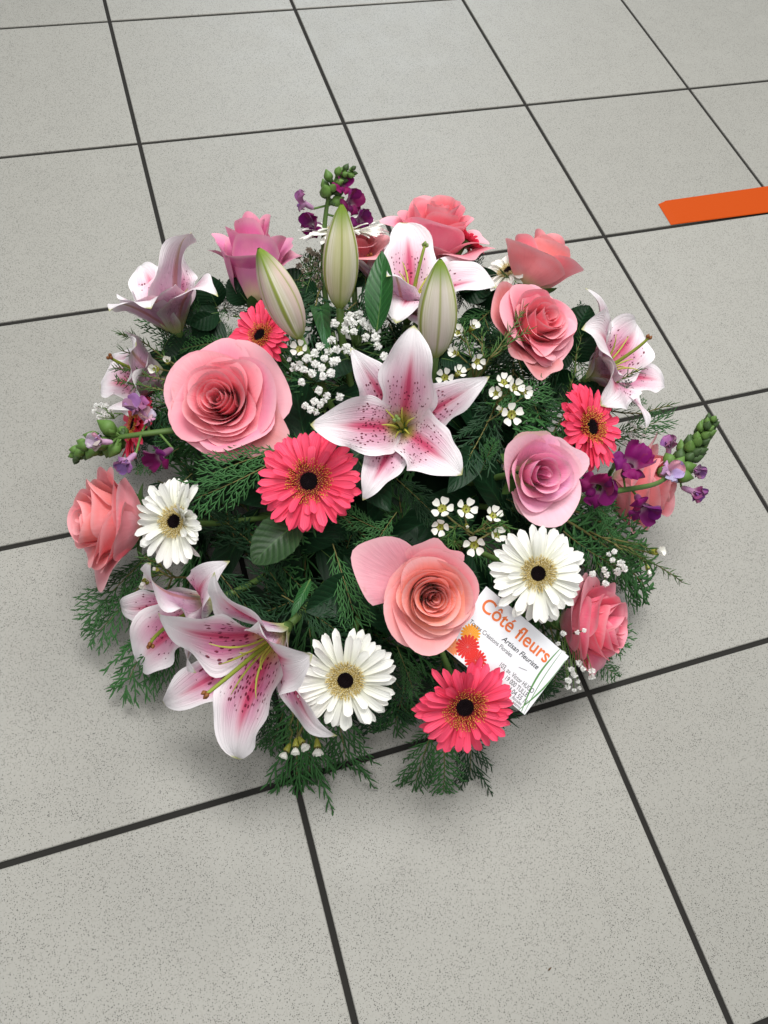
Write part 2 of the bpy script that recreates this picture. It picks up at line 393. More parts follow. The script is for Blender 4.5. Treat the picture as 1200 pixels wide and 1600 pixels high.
# ------------------------------------------------------------------ layout (metres; x, y on the floor, z up)
ROSES = [
    {'n': 38, 'open': 1.0, 'cols': [[246, 116, 134], [253, 150, 166], [252, 172, 192]], 'wav': 0.9, 'tip': 0, 'wo': 1.35, 'label': 'large fully open pink rose at upper left, facing the viewer', 'extra': [[-0.6, 1.0, 0.2, 1.2, 0.8, [224, 142, 142]]], 'loc': [-0.2921, 0.28885, 0.18889], 'q': [0.9588, 0.20666, -0.13097, -0.14436], 'r': 0.0516},
    {'n': 15, 'open': 0.3, 'h': 1.75, 'tip': 0.5, 'rs': 0.7, 'pr': 0.5, 'curl': 0.7, 'cp': 2.5, 'cols': [[224, 100, 160], [234, 128, 182], [236, 150, 196]], 'label': 'mauve pink half open rose behind the pale lily bud', 'extra': [[2.9, 0.84, 0, 1.5, 0.9, [206, 120, 164]], [0.4, 0.84, 0, 1.5, 0.85, [208, 124, 164]], [4.6, 0.82, 0, 0.9, 0.9, [204, 112, 164]]], 'loc': [-0.22158, 0.48855, 0.15598], 'q': [0.9262, -0.33628, 0.03023, -0.16777], 'r': 0.049},
    {'n': 22, 'open': 0.5, 'h': 1.15, 'tip': 0.4, 'rs': 0.74, 'pr': 0.55, 'cp': 2.0, 'cols': [[246, 116, 134], [253, 150, 166], [252, 172, 192]], 'label': 'pink rose at the back, right of the middle lily bud', 'extra': [[-0.9, 1.15, 0.1, 1.4, 0.7, [226, 130, 148]], [-1.9, 1.0, 0.0, 1.2, 0.7, [226, 136, 150]]], 'loc': [-0.03665, 0.46002, 0.18445], 'q': [0.96985, -0.16511, 0.05657, -0.17005], 'r': 0.05598},
    {'n': 20, 'open': 0.6, 'h': 1.15, 'rs': 0.74, 'pr': 0.55, 'cp': 2.2, 'cols': [[246, 126, 132], [252, 154, 158], [250, 160, 170]], 'label': 'dusty pink rose at the back right, seen from behind', 'loc': [0.05737, 0.39656, 0.18466], 'q': [0.85119, -0.39459, 0.23057, -0.25811], 'r': 0.04893},
    {'n': 28, 'open': 0.9, 'cols': [[246, 116, 134], [253, 150, 166], [252, 172, 192]], 'label': 'pink rose at right facing right, above the lilac rose', 'extra': [[2.9, 1.25, 0.35, 0.4, 0.85, [220, 134, 134]], [-1.6, 1.25, 0.2, 0.7, 0.8, [222, 138, 140]], [-2.3, 1.15, 0.2, 0.4, 0.8, [220, 130, 134]]], 'loc': [0.01279, 0.30574, 0.20132], 'q': [0.96812, 0.18188, 0.13919, -0.10148], 'r': 0.04262},
    {'n': 15, 'open': 0.6, 'h': 1.15, 'pw': 0.85, 'tip': 0.3, 'wo': 1.25, 'rs': 0.78, 'pr': 0.6, 'cp': 1.6, 'cols': [[238, 136, 188], [250, 180, 214], [252, 206, 224]], 'label': 'lilac pink rose with cream outer petals right of the central lily', 'extra': [[2.0, 1.0, 0.0, 0.6, 1.0, [240, 226, 206]], [0.4, 1.0, 0, 0.8, 0.9, [228, 190, 208]], [-1.6, 0.98, 0, 0.8, 0.9, [232, 206, 206]]], 'loc': [-0.05383, 0.14849, 0.19947], 'q': [0.9536, 0.28442, 0.0149, -0.09761], 'r': 0.04118},
    {'n': 38, 'open': 0.8, 'pw': 1.0, 'cols': [[246, 128, 106], [254, 166, 140], [248, 168, 176]], 'tip': 0, 'wo': 1.5, 'wav': 0.7, 'label': 'salmon pink open rose above the white card', 'extra': [[2.6, 1.45, 0.45, 0.7, 0.8, [244, 172, 188]], [1.45, 1.1, 0.2, 1.0, 0.7, [240, 160, 172]]], 'loc': [-0.17877, 0.06652, 0.19854], 'q': [0.95555, 0.26758, -0.04221, -0.11641], 'r': 0.0392},
    {'n': 28, 'open': 0.9, 'cols': [[246, 126, 132], [252, 154, 158], [250, 160, 170]], 'label': 'dusty pink rose at the far left edge, facing left', 'pr': 0.6, 'loc': [-0.41258, 0.24297, 0.11049], 'q': [0.81354, 0.13347, -0.51181, -0.24165], 'r': 0.05596},
    {'n': 26, 'open': 0.9, 'cols': [[242, 106, 136], [250, 134, 160], [246, 144, 172]], 'label': 'bright pink rose at the lower right edge, facing right', 'extra': [[2.6, 1.1, 0.2, 0.8, 0.8, [226, 126, 146]]], 'loc': [-0.01532, 0.03673, 0.10193], 'q': [0.88238, 0.2943, 0.36697, -0.0116], 'r': 0.05313},
    {'n': 20, 'open': 0.7, 'pr': 0.6, 'cp': 2, 'cols': [[246, 126, 132], [252, 154, 158], [250, 160, 170]], 'label': 'dusty pink rose behind the right snapdragon', 'loc': [0.10659, 0.1642, 0.08711], 'q': [0.85261, 0.33135, 0.40363, -0.01844], 'r': 0.05903},
    {'n': 18, 'open': 0.8, 'cols': [[246, 126, 132], [252, 154, 158], [250, 160, 170]], 'label': 'dusty peach rose mostly hidden behind the white back gerbera', 'loc': [-0.1194, 0.4758, 0.16199], 'q': [0.95839, -0.23802, -0.01482, -0.15691], 'r': 0.039}]
LILIES = [
    {'label': 'open pink and white lily in the middle, facing the viewer', 'loc': [-0.15476, 0.21591, 0.20763], 'q': [0.94686, 0.28038, -0.09228, -0.12777], 'L': 0.09311, 'tepals': [[2.14675, 0.09311, 1.65385, 0, 0.03151], [1.41372, 0.10056, 1.5, 1, 0.04376], [0.47124, 0.10056, 1.5, 0, 0.03151], [-0.68068, 0.08566, 1.19231, 1, 0.04376], [-2.04204, 0.08566, 1.57692, 0, 0.03151], [-3.14159, 0.10056, 1.26923, 1, 0.04376]], 'pist': [-0.16863, 0.2009, 0.24421], 'fil': 0.34, 'pink': 0.72, 'stig': 'stigma_green'},
    {'label': 'large pink lily at the lower left with long green pistil', 'loc': [-0.28794, 0.09283, 0.13302], 'q': [0.80172, 0.43047, -0.34556, -0.22919], 'L': 0.10499, 'tepals': [[2.77507, 0.10499, 1.34615, 1, 0.0525], [-2.46091, 0.13124, 1.5, 0, 0.0378], [-1.5708, 0.11339, 1.34615, 1, 0.0525], [-0.36652, 0.11339, 1.73077, 0, 0.0378], [0.57596, 0.11339, 1.57692, 1, 0.0525], [1.72788, 0.10499, 1.57692, 0, 0.0378]], 'pist': [-0.35678, 0.04658, 0.16597], 'fil': 0.62, 'pink': 1, 'stig': 'stigma'},
    {'label': 'pink lily at left, half behind the large lower left lily', 'loc': [-0.33888, 0.151, 0.09029], 'q': [0.76921, 0.34336, -0.46353, -0.27486], 'L': 0.09624, 'tepals': [[-2.93215, 0.10394, 1.57692, 0, 0.03638], [1.25664, 0.10394, 1.34615, 1, 0.05052], [-2.14675, 0.09624, 1.42308, 1, 0.05052], [-0.2618, 0.09624, 1.34615, 0, 0.03638], [0.73304, 0.11164, 2.34615, 0, 0.03638]], 'pist': [-0.39348, 0.11338, 0.1188], 'fil': 0.42, 'pink': 0.9, 'stig': 'stigma'},
    {'label': 'pale pink lily at the upper left, upright, below the mauve rose', 'loc': [-0.31427, 0.44511, 0.11437], 'q': [0.94617, -0.25821, -0.15326, -0.12084], 'L': 0.10866, 'tepals': [[2.04204, 0.09996, 1.34615, 0, 0.04498], [-0.41888, 0.11735, 0.96154, 1, 0.06248], [-1.88496, 0.09996, 1.42308, 0, 0.04498], [-0.73304, 0.12604, 1.96154, 0, 0.04498], [1.5708, 0.08475, 1.34615, 1, 0.06248], [-1.46608, 0.09996, 1.65385, 1, 0.06248]], 'pist': [-0.31377, 0.46131, 0.16623], 'fil': 0.42, 'pink': 0.95, 'stig': 'stigma'},
    {'label': 'pale lily at the left edge behind the conifer tips', 'loc': [-0.33431, 0.40481, 0.08368], 'q': [0.86789, 0.00412, -0.46988, -0.16112], 'L': 0.08936, 'tepals': [[2.56563, 0.08936, 1.65385, 0, 0.0386], [-3.03687, 0.07596, 1.26923, 1, 0.05362], [-1.309, 0.08936, 1.5, 0, 0.0386], [-0.10472, 0.09651, 1.26923, 1, 0.05362], [-0.89012, 0.09651, 1.73077, 1, 0.05362]], 'pist': [-0.38261, 0.41022, 0.12984], 'fil': 0.42, 'pink': 0.85, 'stig': 'stigma'},
    {'label': 'pale pink lily behind the right hand lily bud', 'loc': [-0.09303, 0.37072, 0.16719], 'q': [0.9818, -0.09444, 0.0359, -0.16079], 'L': 0.09543, 'tepals': [[1.72788, 0.09543, 1.34615, 1, 0.0501], [0.68068, 0.09543, 1.73077, 0, 0.03607], [-0.36652, 0.10307, 1.42308, 1, 0.0501], [-2.0944, 0.1107, 1.03846, 0, 0.03607], [-1.78024, 0.10307, 1.73077, 1, 0.0501], [-1.41372, 0.08112, 1.88462, 0, 0.03607]], 'pist': [-0.07462, 0.40066, 0.22623], 'fil': 0.5, 'pink': 0.65, 'stig': 'stigma_green'},
    {'label': 'pale pink lily at the right edge behind the coral gerbera', 'loc': [0.08813, 0.2871, 0.12219], 'q': [0.94005, 0.08269, 0.30612, -0.1255], 'L': 0.0994, 'tepals': [[2.56563, 0.10735, 1.65385, 0, 0.04115], [1.0472, 0.08449, 1.5, 1, 0.05716], [0.05236, 0.0994, 1.73077, 0, 0.04115], [-1.41372, 0.0994, 1.65385, 0, 0.04115], [-2.14675, 0.10735, 1.96154, 1, 0.05716], [-3.14159, 0.11531, 1.73077, 1, 0.05716]], 'pist': [0.12948, 0.28216, 0.1804], 'fil': 0.5, 'pink': 0.85, 'stig': 'stigma'},
    {'label': 'small pale lily between the middle bud and the upright leaf', 'loc': [-0.09863, 0.4479, 0.13785], 'q': [0.94464, -0.29013, -0.03141, -0.14998], 'L': 0.06149, 'tepals': [[1.98968, 0.06149, 1.34615, 1, 0.03074], [1.36136, 0.06149, 1.57692, 0, 0.02214], [-2.14675, 0.06149, 1.65385, 0, 0.02214], [-0.99484, 0.05657, 1.57692, 1, 0.03074]], 'pist': [-0.10964, 0.45057, 0.17296], 'fil': 0.42, 'pink': 0.7, 'stig': 'stigma'}]
BUDS = [
    {'label': 'pale pink and green closed lily bud leaning left', 'loc': [-0.21907, 0.31368, 0.22697], 'q': [0.96603, -0.12997, -0.17706, -0.1362], 'L': 0.088, 'W': 0.03255, 'spin': 0.6, 'col': [222, 190, 190]},
    {'label': 'tall green closed lily bud in the middle of the back', 'loc': [-0.17155, 0.35214, 0.21366], 'q': [0.97536, -0.15257, -0.0011, -0.15937], 'L': 0.09449, 'W': 0.03338, 'spin': 1.6, 'col': [200, 200, 140]},
    {'label': 'striped white and green closed lily bud right of the middle', 'loc': [-0.11469, 0.26017, 0.23861], 'q': [0.97731, -0.14145, -0.03085, -0.15459], 'L': 0.088, 'W': 0.03417, 'spin': 1.57, 'col': [226, 214, 208]}]
GERBERAS = [
    {'label': 'coral gerbera in the middle, left of the salmon rose', 'col': 'coral', 'loc': [-0.24417, 0.18254, 0.20796], 'q': [0.95877, 0.23145, -0.09538, -0.13454], 'r': 0.04254},
    {'label': 'coral gerbera at right, tilted, above the purple snapdragon', 'col': 'coral', 'loc': [0.02972, 0.19945, 0.17158], 'q': [0.94485, 0.21511, 0.23637, -0.07154], 'r': 0.04284},
    {'ruffle': 1.5, 'bent': [[1.4, 3.0, 0.35, 0.9]], 'label': 'coral gerbera at the front, overlapping the white card', 'col': 'coral', 'loc': [-0.16893, -0.01101, 0.15198], 'q': [0.94286, 0.30329, -0.07111, -0.11817], 'r': 0.04074},
    {'cup': 0.12, 'label': 'small coral gerbera tucked behind the large pink rose', 'col': 'coral', 'loc': [-0.24202, 0.36709, 0.17497], 'q': [0.94984, 0.02231, -0.27126, -0.15399], 'r': 0.0349},
    {'label': 'coral gerbera mostly hidden behind the left snapdragon', 'col': 'coral', 'loc': [-0.37441, 0.37038, 0.0686], 'q': [0.81467, 0.06332, -0.50028, -0.28639], 'r': 0.03917},
    {'label': 'coral gerbera peeping out behind the pink back rose', 'col': 'coral', 'loc': [-0.00811, 0.44223, 0.18192], 'q': [0.80283, -0.43907, 0.27577, -0.29434], 'r': 0.02268},
    {'label': 'white gerbera at the front, right of the large lower lily', 'col': 'white', 'loc': [-0.25351, 0.03161, 0.16045], 'q': [0.9459, 0.27909, -0.10171, -0.13056], 'r': 0.04021},
    {'ruffle': 1.4, 'label': 'white gerbera at right, touching the top of the card', 'col': 'white', 'loc': [-0.09198, 0.06118, 0.20483], 'q': [0.9659, 0.21685, -0.05907, -0.12854], 'r': 0.03899},
    {'ruffle': 1.8, 'bent': [[5.4, 6.3, 0.5, 0.85], [0, 0.9, 0.75, 0.72]], 'label': 'cream white gerbera at left with crumpled petals on one side', 'col': 'white', 'loc': [-0.35325, 0.19852, 0.16012], 'q': [0.94748, 0.17063, -0.21692, -0.16162], 'r': 0.03827},
    {'cup': 0.05, 'label': 'white gerbera at the back behind the middle bud, seen edge on', 'col': 'white', 'loc': [-0.12807, 0.48724, 0.17376], 'q': [0.94996, -0.26969, -0.0096, -0.15732], 'r': 0.04666},
    {'label': 'small white gerbera behind the two roses at back right', 'col': 'white', 'loc': [0.03012, 0.40514, 0.16922], 'q': [0.94437, -0.16678, -0.25725, -0.11904], 'r': 0.0335}]
SNAPS = [
    {'label': 'purple snapdragon rising at the back with green bud tip', 'stem': [[-0.15291, 0.47015, 0.14493], [-0.14725, 0.49297, 0.17521], [-0.13999, 0.50868, 0.20143], [-0.13064, 0.51634, 0.21875], [-0.11261, 0.51544, 0.22613]], 'blossoms': [{'loc': [-0.12629, 0.51124, 0.21148], 'dir': [0.4134, -0.22091, 0.88334], 'size': 0.01103, 'col': [128, 18, 98], 'pale': 0.3, 'open': 1.0}, {'loc': [-0.11941, 0.50141, 0.19807], 'dir': [0.41834, -0.61447, 0.66889], 'size': 0.01312, 'col': [112, 14, 90], 'pale': 0.3, 'open': 1.0}, {'loc': [-0.16354, 0.51066, 0.19688], 'dir': [-0.82095, 0.27152, 0.50231], 'size': 0.01043, 'col': [164, 108, 156], 'pale': 0.55, 'open': 1.0}, {'loc': [-0.15702, 0.49783, 0.1792], 'dir': [-0.72963, -0.46514, 0.50128], 'size': 0.01322, 'col': [112, 14, 90], 'pale': 0.3, 'open': 1.0}, {'loc': [-0.11137, 0.49011, 0.18446], 'dir': [0.36595, -0.72083, 0.58863], 'size': 0.01194, 'col': [112, 14, 90], 'pale': 0.3, 'open': 1.0}], 'nbuds': 20, 'f0': 0.45, 'bud': 0.0145, 'light': 0.75},
    {'label': 'snapdragon spike at left with green tip and faded lilac blossoms', 'stem': [[-0.33671, 0.29006, 0.1592], [-0.36425, 0.29287, 0.15829], [-0.38944, 0.30045, 0.14988], [-0.41428, 0.31088, 0.12997], [-0.43069, 0.31931, 0.1073]], 'blossoms': [{'loc': [-0.40043, 0.2902, 0.16221], 'dir': [-0.88603, -0.04624, 0.46131], 'size': 0.01108, 'col': [212, 182, 204], 'pale': 0.7, 'open': 0.35}, {'loc': [-0.36379, 0.31205, 0.16673], 'dir': [-0.35199, 0.40924, 0.8418], 'size': 0.01357, 'col': [164, 108, 156], 'pale': 0.5, 'open': 0.6}, {'loc': [-0.38075, 0.25937, 0.17111], 'dir': [-0.76823, -0.6392, 0.03538], 'size': 0.01081, 'col': [164, 108, 156], 'pale': 0.6, 'open': 0.45}, {'loc': [-0.35358, 0.26651, 0.15879], 'dir': [-0.85193, -0.50504, 0.1384], 'size': 0.01224, 'col': [112, 14, 90], 'pale': 0.2, 'open': 1.0}, {'loc': [-0.35904, 0.30728, 0.15923], 'dir': [0.04429, 0.0991, 0.99409], 'size': 0.01026, 'col': [212, 182, 204], 'pale': 0.5, 'open': 0.5}], 'nbuds': 28, 'f0': 0.42, 'bud': 0.0175, 'light': 0.75},
    {'label': 'purple snapdragon at right with dark green bud spike', 'stem': [[0.00566, 0.13334, 0.16848], [0.04224, 0.13214, 0.16485], [0.08624, 0.13991, 0.14304], [0.13763, 0.16782, 0.1142], [0.15436, 0.17882, 0.13396], [0.16797, 0.19157, 0.15362]], 'blossoms': [{'loc': [0.00613, 0.13464, 0.17726], 'dir': [-0.55114, -0.49356, 0.67279], 'size': 0.01691, 'col': [128, 18, 98], 'pale': 0.1, 'open': 1.0}, {'loc': [0.04429, 0.14808, 0.17843], 'dir': [0.00382, 0.01983, 0.9998], 'size': 0.01724, 'col': [128, 18, 98], 'pale': 0.1, 'open': 1.0}, {'loc': [0.04864, 0.11612, 0.15914], 'dir': [-0.16504, -0.94529, 0.28141], 'size': 0.01386, 'col': [128, 18, 98], 'pale': 0.1, 'open': 1.0}, {'loc': [0.1047, 0.15182, 0.13927], 'dir': [0.1233, -0.32547, 0.93748], 'size': 0.01352, 'col': [212, 182, 204], 'pale': 0.5, 'open': 0.6}, {'loc': [0.13427, 0.18857, 0.11746], 'dir': [0.00114, 0.62237, 0.78272], 'size': 0.01167, 'col': [164, 108, 156], 'pale': 0.5, 'open': 0.3}, {'loc': [0.1398, 0.1395, 0.10929], 'dir': [0.66413, -0.73133, 0.15522], 'size': 0.01275, 'col': [160, 90, 150], 'pale': 0.6, 'open': 0.3}, {'loc': [0.14668, 0.15663, 0.11973], 'dir': [0.35697, -0.76267, 0.53935], 'size': 0.0102, 'col': [164, 108, 156], 'pale': 0.5, 'open': 0.25}], 'nbuds': 48, 'f0': 0.52, 'bud': 0.017, 'light': 0.35}]
GYPS = [
    {'label': "upper white baby's breath cluster left of the upright leaf", 'base': [-0.16947, 0.31958, 0.17071], 'florets': [[-0.16622, 0.35538, 0.21083, 0.00458], [-0.16515, 0.33908, 0.21604, 0.00377], [-0.15749, 0.33986, 0.21357, 0.00495], [-0.18293, 0.32937, 0.21877, 0.00423], [-0.17243, 0.32851, 0.21734, 0.0044], [-0.16769, 0.32337, 0.2218, 0.0043], [-0.1588, 0.325, 0.22054, 0.00429], [-0.17763, 0.31581, 0.22403, 0.0038], [-0.16947, 0.31504, 0.22137, 0.00375], [-0.15454, 0.32066, 0.21848, 0.00457], [-0.14882, 0.3274, 0.21742, 0.00382], [-0.14872, 0.31433, 0.21905, 0.00465], [-0.16244, 0.30386, 0.22461, 0.00364], [-0.15461, 0.29943, 0.22686, 0.00454], [-0.15634, 0.28859, 0.22869, 0.00376], [-0.17087, 0.32709, 0.22343, 0.00462], [-0.15394, 0.27724, 0.22781, 0.00416], [-0.18216, 0.29563, 0.22364, 0.00475], [-0.17858, 0.29031, 0.22468, 0.00362]], 'old': 0},
    {'label': "white baby's breath cluster right of the large pink rose", 'base': [-0.20602, 0.28752, 0.17314], 'florets': [[-0.19115, 0.31033, 0.22003, 0.00432], [-0.20264, 0.30622, 0.21992, 0.00433], [-0.19573, 0.30317, 0.21415, 0.00394], [-0.19033, 0.29713, 0.22309, 0.00385], [-0.19672, 0.28441, 0.22352, 0.00451], [-0.20214, 0.29299, 0.21906, 0.00378], [-0.21227, 0.28524, 0.22315, 0.00396], [-0.22522, 0.2933, 0.21441, 0.00472], [-0.22184, 0.28679, 0.21702, 0.00376], [-0.21681, 0.27836, 0.22073, 0.00406], [-0.20843, 0.27881, 0.22475, 0.00388], [-0.20258, 0.27153, 0.2252, 0.00427], [-0.20966, 0.27003, 0.22467, 0.00373], [-0.19271, 0.28641, 0.22268, 0.00357], [-0.22797, 0.27168, 0.21992, 0.0035], [-0.21717, 0.29429, 0.22133, 0.00446], [-0.2099, 0.29642, 0.22372, 0.0041], [-0.23114, 0.30132, 0.21497, 0.00221], [-0.22978, 0.29319, 0.21742, 0.00219], [-0.23127, 0.29165, 0.21367, 0.0022]], 'old': 0},
    {'label': "small white baby's breath cluster above the left lily petal", 'base': [-0.20585, 0.25565, 0.17682], 'florets': [[-0.21508, 0.26317, 0.21571, 0.0039], [-0.21021, 0.25453, 0.21742, 0.00341], [-0.22116, 0.25464, 0.21338, 0.00376], [-0.23004, 0.25036, 0.21536, 0.00335], [-0.21763, 0.24928, 0.21488, 0.00338], [-0.22692, 0.24545, 0.21555, 0.00356], [-0.19905, 0.25385, 0.21421, 0.00395], [-0.22193, 0.24511, 0.21092, 0.00302], [-0.21379, 0.25128, 0.21559, 0.00301]], 'old': 0},
    {'label': "sparse baby's breath sprig above the bright pink rose", 'base': [0.02741, 0.1218, 0.06768], 'florets': [[0.01164, 0.08518, 0.14448, 0.00285], [0.01316, 0.07376, 0.14311, 0.00397], [0.01466, 0.07172, 0.12909, 0.00404], [0.01864, 0.07035, 0.13524, 0.00343], [0.00853, 0.07944, 0.14057, 0.00285], [-0.00553, 0.07112, 0.14519, 0.00281], [-0.01087, 0.05805, 0.14637, 0.00333], [-0.02274, 0.0664, 0.15509, 0.0033], [-0.00421, 0.06672, 0.14301, 0.00281], [0.0014, 0.08163, 0.15148, 0.00225]], 'old': 0},
    {'label': "sparse baby's breath sprig beside the corner of the card", 'base': [-0.03107, 0.07161, 0.10243], 'florets': [[-0.07765, 0.03625, 0.16075, 0.00262], [-0.06556, 0.02569, 0.14564, 0.00267], [-0.05031, 0.02531, 0.13913, 0.00216], [-0.04439, 0.0249, 0.14069, 0.00216], [-0.04786, 0.00592, 0.11268, 0.00332], [-0.05747, 0.00212, 0.1142, 0.00329], [-0.05419, -0.00166, 0.10696, 0.00332], [-0.06456, -0.00618, 0.11526, 0.00326], [-0.04714, 8e-05, 0.11365, 0.00275], [-0.03651, -0.00196, 0.10581, 0.00334], [-0.03192, -0.00421, 0.09067, 0.00341], [-0.04997, -0.00632, 0.09956, 0.00223], [-0.06443, -0.00981, 0.10836, 0.00274], [-0.04694, -0.01002, 0.08985, 0.00225], [-0.05658, -0.01232, 0.10012, 0.00221], [-0.06847, 0.01235, 0.13684, 0.00214], [-0.07069, 0.02012, 0.1394, 0.00214]], 'old': 0},
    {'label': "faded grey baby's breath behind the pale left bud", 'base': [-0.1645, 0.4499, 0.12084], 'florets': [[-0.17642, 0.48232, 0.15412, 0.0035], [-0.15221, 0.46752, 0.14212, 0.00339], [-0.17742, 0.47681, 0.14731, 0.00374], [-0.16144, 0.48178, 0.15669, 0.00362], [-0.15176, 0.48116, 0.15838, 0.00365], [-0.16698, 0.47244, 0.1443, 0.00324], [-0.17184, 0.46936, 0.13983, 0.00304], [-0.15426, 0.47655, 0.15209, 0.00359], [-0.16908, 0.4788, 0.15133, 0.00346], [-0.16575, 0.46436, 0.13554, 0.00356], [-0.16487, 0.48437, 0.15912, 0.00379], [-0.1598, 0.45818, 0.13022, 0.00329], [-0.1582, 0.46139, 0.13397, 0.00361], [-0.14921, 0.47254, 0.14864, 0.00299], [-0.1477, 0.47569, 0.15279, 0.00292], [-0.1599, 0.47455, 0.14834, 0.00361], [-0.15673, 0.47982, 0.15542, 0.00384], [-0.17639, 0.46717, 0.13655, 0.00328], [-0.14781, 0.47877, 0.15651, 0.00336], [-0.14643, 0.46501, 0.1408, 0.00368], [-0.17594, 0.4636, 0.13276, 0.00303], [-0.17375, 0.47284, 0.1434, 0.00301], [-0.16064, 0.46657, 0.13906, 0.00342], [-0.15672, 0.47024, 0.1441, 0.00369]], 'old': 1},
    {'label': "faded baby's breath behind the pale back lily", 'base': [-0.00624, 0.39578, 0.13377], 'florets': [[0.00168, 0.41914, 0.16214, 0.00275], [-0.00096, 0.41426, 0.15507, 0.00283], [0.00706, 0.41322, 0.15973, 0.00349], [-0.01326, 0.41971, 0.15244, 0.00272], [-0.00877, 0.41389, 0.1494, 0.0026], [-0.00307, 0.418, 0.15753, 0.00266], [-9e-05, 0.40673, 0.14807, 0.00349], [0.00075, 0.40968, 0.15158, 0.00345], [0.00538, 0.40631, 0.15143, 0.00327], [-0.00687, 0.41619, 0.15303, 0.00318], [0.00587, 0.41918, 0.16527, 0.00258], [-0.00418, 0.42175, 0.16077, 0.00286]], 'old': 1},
    {'label': "tiny baby's breath tuft at the left edge above the snapdragon", 'base': [-0.37975, 0.37812, 0.07528], 'florets': [[-0.40703, 0.38639, 0.08994, 0.00322], [-0.40319, 0.37686, 0.08174, 0.00334], [-0.40973, 0.38184, 0.08758, 0.00316], [-0.39508, 0.38288, 0.08329, 0.00353], [-0.40278, 0.38673, 0.08868, 0.0032], [-0.39805, 0.38621, 0.08668, 0.00335], [-0.40175, 0.38093, 0.08412, 0.00314], [-0.40718, 0.37753, 0.08359, 0.00301], [-0.39823, 0.37893, 0.08152, 0.00283]], 'old': 0},
    {'label': "baby's breath tuft between the right gerbera and snapdragon", 'base': [0.09561, 0.22041, 0.09623], 'florets': [[0.11898, 0.21331, 0.11265, 0.00366], [0.11349, 0.21518, 0.10866, 0.00351], [0.10657, 0.22133, 0.10529, 0.00288], [0.11104, 0.22872, 0.11205, 0.00328], [0.10391, 0.21465, 0.10057, 0.00294], [0.10989, 0.21896, 0.10711, 0.00377], [0.11614, 0.20817, 0.10825, 0.00332], [0.11293, 0.21064, 0.10646, 0.00303], [0.1143, 0.22398, 0.11286, 0.00308], [0.11998, 0.22014, 0.11626, 0.00296], [0.10467, 0.22542, 0.10538, 0.00289], [0.10804, 0.20782, 0.10139, 0.00314]], 'old': 0},
    {'label': "few baby's breath florets between upper left lily and mauve rose", 'base': [-0.24473, 0.44793, 0.11118], 'florets': [[-0.25942, 0.46331, 0.12674, 0.00356], [-0.26522, 0.45923, 0.1228, 0.00303], [-0.25666, 0.45388, 0.11709, 0.00351], [-0.27325, 0.45429, 0.11834, 0.0033], [-0.26448, 0.44984, 0.11349, 0.00366]], 'old': 0}]
